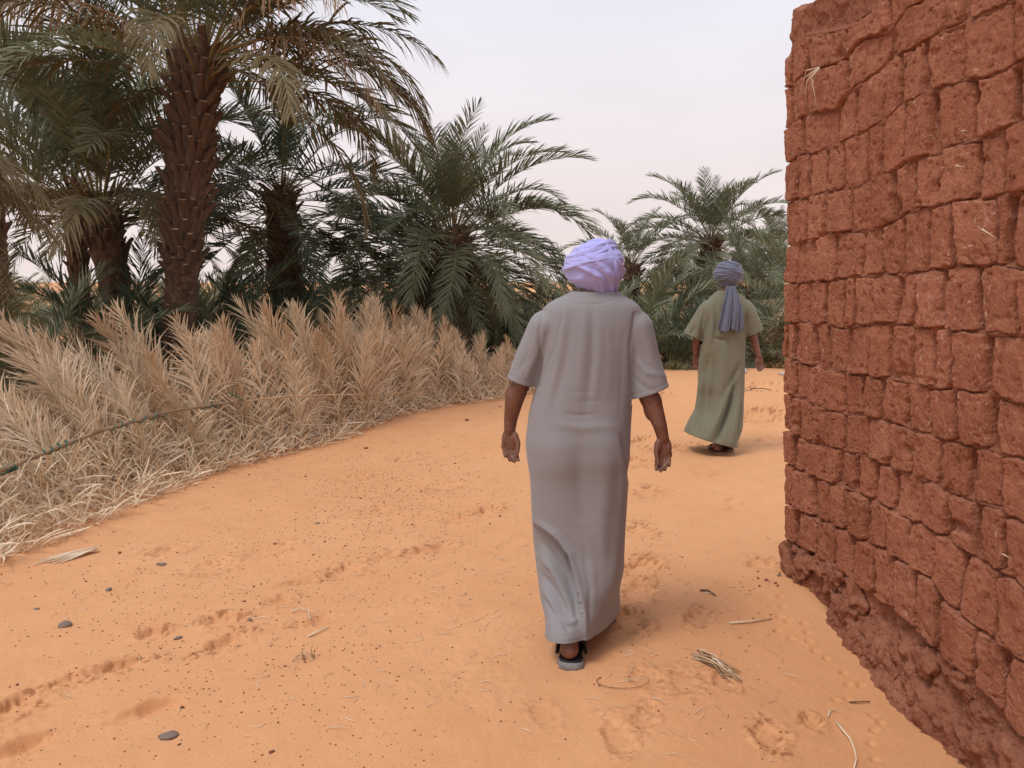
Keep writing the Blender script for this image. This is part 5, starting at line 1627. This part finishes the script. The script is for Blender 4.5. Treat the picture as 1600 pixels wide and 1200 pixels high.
stone(265, 1150, 36, 18, 'broad flat brown-grey stone lying on the sand, largest of the stones', M['stone'], 2, rot=.5, flat=.3)
stone(278, 998, 14, 9, 'small grey pebble at the end of the scuffed tracks', M['stone'], 3, rot=.7)
stone(424, 1176, 12, 12, 'small dark brown round pebble', M['stone_dark'], 4)
stone(187, 864, 8, 8, 'dark brown clod beside the cut frond stalks', M['stone_dark'], 5)
stone(253, 882, 18, 9, 'small flat grey stone on pebbly sand', M['stone'], 6, rot=.1, flat=.3)
stone(57, 952, 9, 8, 'small dark stone nearest the foot of the fence', M['stone'], 7)
stone(730, 657, 11, 8, 'small dark stone beside the walking man\'s left hand', M['stone_dark'], 8)
stone(572, 701, 9, 6, 'small dark red stone beside the dry fronds', M['stone_dark'], 9)
stone(496, 818, 9, 7, 'grey pebble in the middle of the sand path', M['stone'], 10)
stone(390, 971, 10, 6, 'pale grey pebble on the rim of a scuffed footprint', M['stone'], 11)
stone(170, 922, 14, 8, 'olive grey crumbling clod below the cut frond stalks', M['stone'], 12)
stone(1160, 583, 20, 17, 'pale boulder on the sand rise behind the olive-robed man', M['stone_pale'], 13, flat=.8)
stone(1222, 586, 14, 10, 'white stone on the sand rise against the brick wall corner', M['stone_pale'], 14, flat=.6)
stone(1217, 900, 8, 10, 'small dark grey stone at the corner of the brick wall', M['stone'], 15, flat=.8)
# uncountable grit and pebbles
pm = MB()
OCT = np.array([(1, 0, 0), (-.9, .1, 0), (0, 1, 0.1), (0.1, -1, 0), (0, 0.1, 1), (0, 0, -1)], float)
OF = [(0, 2, 4), (2, 1, 4), (1, 3, 4), (3, 0, 4), (2, 0, 5), (1, 2, 5), (3, 1, 5), (0, 3, 5)]
def scatter(n, poly_c, sx, sy, smin, smax, dens=None):
    out_ = []
    while len(out_) < n:
        px, py = srng.gauss(poly_c[0], sx), srng.gauss(poly_c[1], sy)
        if py < 600 or py > 1230 or px < -60 or px > 1230: continue
        out_.append((px, py))
    return out_
pts = scatter(2400, (600, 790), 130, 70, 1, 2) + scatter(900, (620, 755), 60, 30, 1, 2) + scatter(1500, (330, 880), 170, 90, 1, 2) + scatter(900, (350, 1050), 260, 100, 1, 2) + scatter(500, (560, 1050), 250, 110, 1, 2) + scatter(120, (1195, 905), 22, 22, 1, 2) + scatter(160, (1010, 850), 40, 120, 1, 2) + scatter(100, (1150, 1000), 80, 90, 1, 2) + scatter(350, (700, 690), 90, 25, 1, 2)
gp, sp = [], []
for (px, py) in pts:
    r = ray(px, py)
    yy = CAM_H / -r.z * r.y
    gp.append((r.x / r.y * yy, yy))
gp = np.array(gp)
gzv = g_base(gp[:, 0], gp[:, 1]) + g_detail(gp[:, 0], gp[:, 1])[0]
for (x, y_), z in zip(gp, gzv):
    if x > 1.35 and y_ < 4.3: continue
    s_ = 0.0011 + 0.0026 * srng.random() ** 2.5 + (0.004 if srng.random() < 0.007 else 0)
    s_ *= (1.1 + 0.10 * y_)
    a = srng.uniform(0, 6.28)
    V = OCT * np.array([s_ * srng.uniform(.8, 1.6), s_, s_ * srng.uniform(.5, .9)])
    c, s2 = math.cos(a), math.sin(a)
    V = np.column_stack([V[:, 0] * c - V[:, 1] * s2, V[:, 0] * s2 + V[:, 1] * c, V[:, 2]])
    pm.add(V + np.array([x, y_, z + s_ * .2]), None, OF)
tag(mesh_obj('pebbles', pm.mesh('pebbles', [M['stone_dark']], smooth=False, tint=False)), 'dark grit and tiny pebbles strewn over the sand', 'pebbles', kind='stuff')
# bits of straw too many to count
sm = MB()
for (px, py) in scatter(130, (560, 960), 280, 110, 1, 1) + scatter(130, (1080, 960), 110, 130, 1, 1) + scatter(70, (700, 850), 120, 80, 1, 1):
    r = ray(px, py); yy = CAM_H / -r.z * r.y; x = r.x / r.y * yy
    if x > 1.35 and yy < 4.3: continue
    z = float(g_base(np.array([x]), np.array([yy]))[0])
    a = srng.uniform(0, 6.28)
    L = srng.uniform(.02, .085)
    d = Vector((math.cos(a), math.sin(a), srng.uniform(0, .15)))
    p = Vector((x, yy, z + .004))
    q = Vector((-d.y, d.x, 0)) * srng.uniform(-.2, .2) * L
    sm.tube([p, p + d * L * .5 + q, p + d * L], [.0012, .0014, .0006], 4, 0, srng.random())
tag(mesh_obj('straw_bits', sm.mesh('straw_bits', [M['straw_pale']])), 'thin bits of straw strewn over the sand', 'straw', kind='stuff')
# single pieces
def stick(name, label, cat, px_pts, rad, mat, lift=.006, taper=.5):
    P = [ground_pt(*q) for q in px_pts]
    base = P[0].copy()
    mb = MB()
    n = len(P)
    mb.tube([p - base + Vector((0, 0, lift + (.004 if 0 < i < n - 1 else 0))) for i, p in enumerate(P)], [rad * (1 - (1 - taper) * i / (n - 1)) for i in range(n)], 6, 0, .6)
    o = mesh_obj(name, mb.mesh(name, [M[mat]]))
    o.location = base
    tag(o, label, cat)
    return o
def arc(px, py, rx, ry, a0, a1, n=14):
    return [(px + rx * math.cos(R(a0 + (a1 - a0) * i / n)), py + ry * math.sin(R(a0 + (a1 - a0) * i / n))) for i in range(n + 1)]
stick('dry_stalk', 'thin pale stalk lying straight on the sand before the brick wall', 'stalk', [(1140, 975), (1172, 974), (1206, 968)], .006, 'straw_pale')
stick('dry_straw', 'curled pale straw blade arching on the sand by the foot of the wall', 'straw', [(1306, 1130), (1318, 1146), (1328, 1158), (1335, 1175), (1338, 1190), (1334, 1204)], .005, 'straw_pale', .006, .6)
stick('dry_straw', 'short hooked straw near the paw tracks by the wall', 'straw', [(1294, 1122), (1296, 1114), (1302, 1111), (1308, 1114)], .003, 'straw_pale')
stick('twig', 'short brown twig lying by the paw tracks', 'twig', [(1327, 1099), (1342, 1100), (1359, 1098)], .004, 'fibre')
stick('dry_straw', 'thin dry stem bent into a ring on the sand', 'straw', arc(973, 1066, 41, 12, 215, -45), .0016, 'fibre', .003, .7)
stick('twig', 'bent dry twig standing in a scuffed footprint on the path', 'twig', [(455, 958), (468, 955), (482, 957), (484, 972)], .004, 'straw_pale', .012)
stick('twig', 'pale twig lying across the path near the scuffed tracks', 'twig', [(482, 996), (498, 989), (514, 982)], .005, 'straw_pale')
stick('twig', 'dark bent twig above the straight pale stalk', 'twig', [(1094, 924), (1106, 925), (1118, 932)], .006, 'bark')
stick('dry_branch', 'dry dark branch lying on the sand beyond the olive-robed man', 'branch', [(1163, 638), (1176, 635), (1191, 636), (1206, 639)], .008, 'bark', .002)
# splayed cut stalks by the fence
o = empty('frond_stalks', ground_pt(150, 861)); tag(o, 'small sheaf of splayed pale frond stalks on the sand by the fence', 'stalks')
B0 = Vector(o.location)
for k, (ex, ey) in enumerate(((52, 884), (58, 880), (72, 881), (84, 882), (95, 881), (105, 878), (64, 876))):
    a, b_ = ground_pt(152, 861 + (k % 3)), ground_pt(ex, ey)
    mb = MB()
    mb.tube([a - B0 + Vector((0, 0, .012 + .003 * k)), a.lerp(b_, .5) - B0 + Vector((0, 0, .02)), b_ - B0 + Vector((0, 0, .006))], [.006, .008, .004], 5, 0, .3 + .09 * k, .5)
    mesh_obj('stalk', mb.mesh('stalk', [M['straw_pale']]), o)
# bundle of broken fibres
o = empty('straw_wisp', ground_pt(1120, 1040)); tag(o, 'twisted wisp of grey-brown dry fibres lying before the wall', 'straw wisp')
B0 = Vector(o.location)
for k in range(26):
    a, b_ = ground_pt(1076 + srng.uniform(-2, 28), 1016 + srng.uniform(-2, 14)), ground_pt(1160 - srng.uniform(0, 30), 1066 - srng.uniform(-3, 16))
    c = a.lerp(b_, .5) + Vector((srng.uniform(-.015, .015), srng.uniform(-.02, .02), 0))
    mb = MB()
    mb.tube([a - B0 + Vector((0, 0, .004)), c - B0 + Vector((0, 0, srng.uniform(.006, .03))), b_ - B0 + Vector((0, 0, srng.uniform(.002, .012)))], [.002, .0035, .0015], 4, 0, srng.random())
    mesh_obj('fibre', mb.mesh('fibre', [M['straw_pale' if k % 3 == 0 else ('rachis_dry' if k % 3 == 1 else 'fibre')]]), o)
# a withered grass tuft
o = empty('grass_tuft', ground_pt(474, 1030)); tag(o, 'small withered grey-green grass tuft growing from the sand path', 'grass tuft')
B0 = Vector(o.location)
for k in range(22):
    a = Vector((srng.uniform(-.05, .05), srng.uniform(-.03, .03), -.004))
    d = Vector((srng.uniform(-.6, .8), srng.uniform(-.6, .6), 1.0)).normalized()
    l = srng.uniform(.03, .075)
    mb = MB()
    mb.tube([a, a + d * l * .6, a + d * l + Vector((srng.uniform(-.02, .02), 0, -.008))], [.0016, .0013, .0005], 4, 0, srng.random())
    mesh_obj('grass_blade', mb.mesh('grass_blade', [M['straw_pale' if k % 2 else 'leaf_olive']]), o)
# crumbs of mud fallen at the corner of the wall
for k in range(9):
    stone(1184 + srng.uniform(0, 38), 892 + srng.uniform(0, 26), srng.uniform(4, 7), 5, 'small red mud crumb fallen at the corner of the wall', M['mud'], 40 + k % 3, 'mud_crumb', .7, 'mud crumbs at the wall corner')
# dry grass hanging from a joint high in the wall, and straws stuck in the mud
def wall_straw(label_name, px, py, ends, off=.05, rad=.0022):
    for (ex, ey) in ends:
        s, t = w_from_px(px, py); s2, t2_ = w_from_px(ex, ey)
        a, b_ = w_pt(s, t, .03) - WA, w_pt(s2, t2_, off) - WA
        mb = MB()
        mb.tube([a, a.lerp(b_, .45) + WN * .03 + Vector((0, 0, .015)), b_], [rad, rad * 1.1, rad * .5], 4, 0, .8)
        mesh_obj(label_name, mb.mesh(label_name, [M['straw_pale']]), wall)
wall_straw('straw', 1290, 105, [(1264, 152), (1273, 163), (1293, 172), (1290, 152), (1271, 128), (1284, 140)])
wall_straw('straw', 1516, 270, [(1525, 261)], .04); wall_straw('straw', 1528, 216, [(1530, 205)], .04); wall_straw('straw', 1549, 120, [(1551, 110)], .04); wall_straw('straw', 1592, 872, [(1602, 871)], .05)
wall_straw('straw', 1552, 20 + 340, [(1577, 372)], .045)
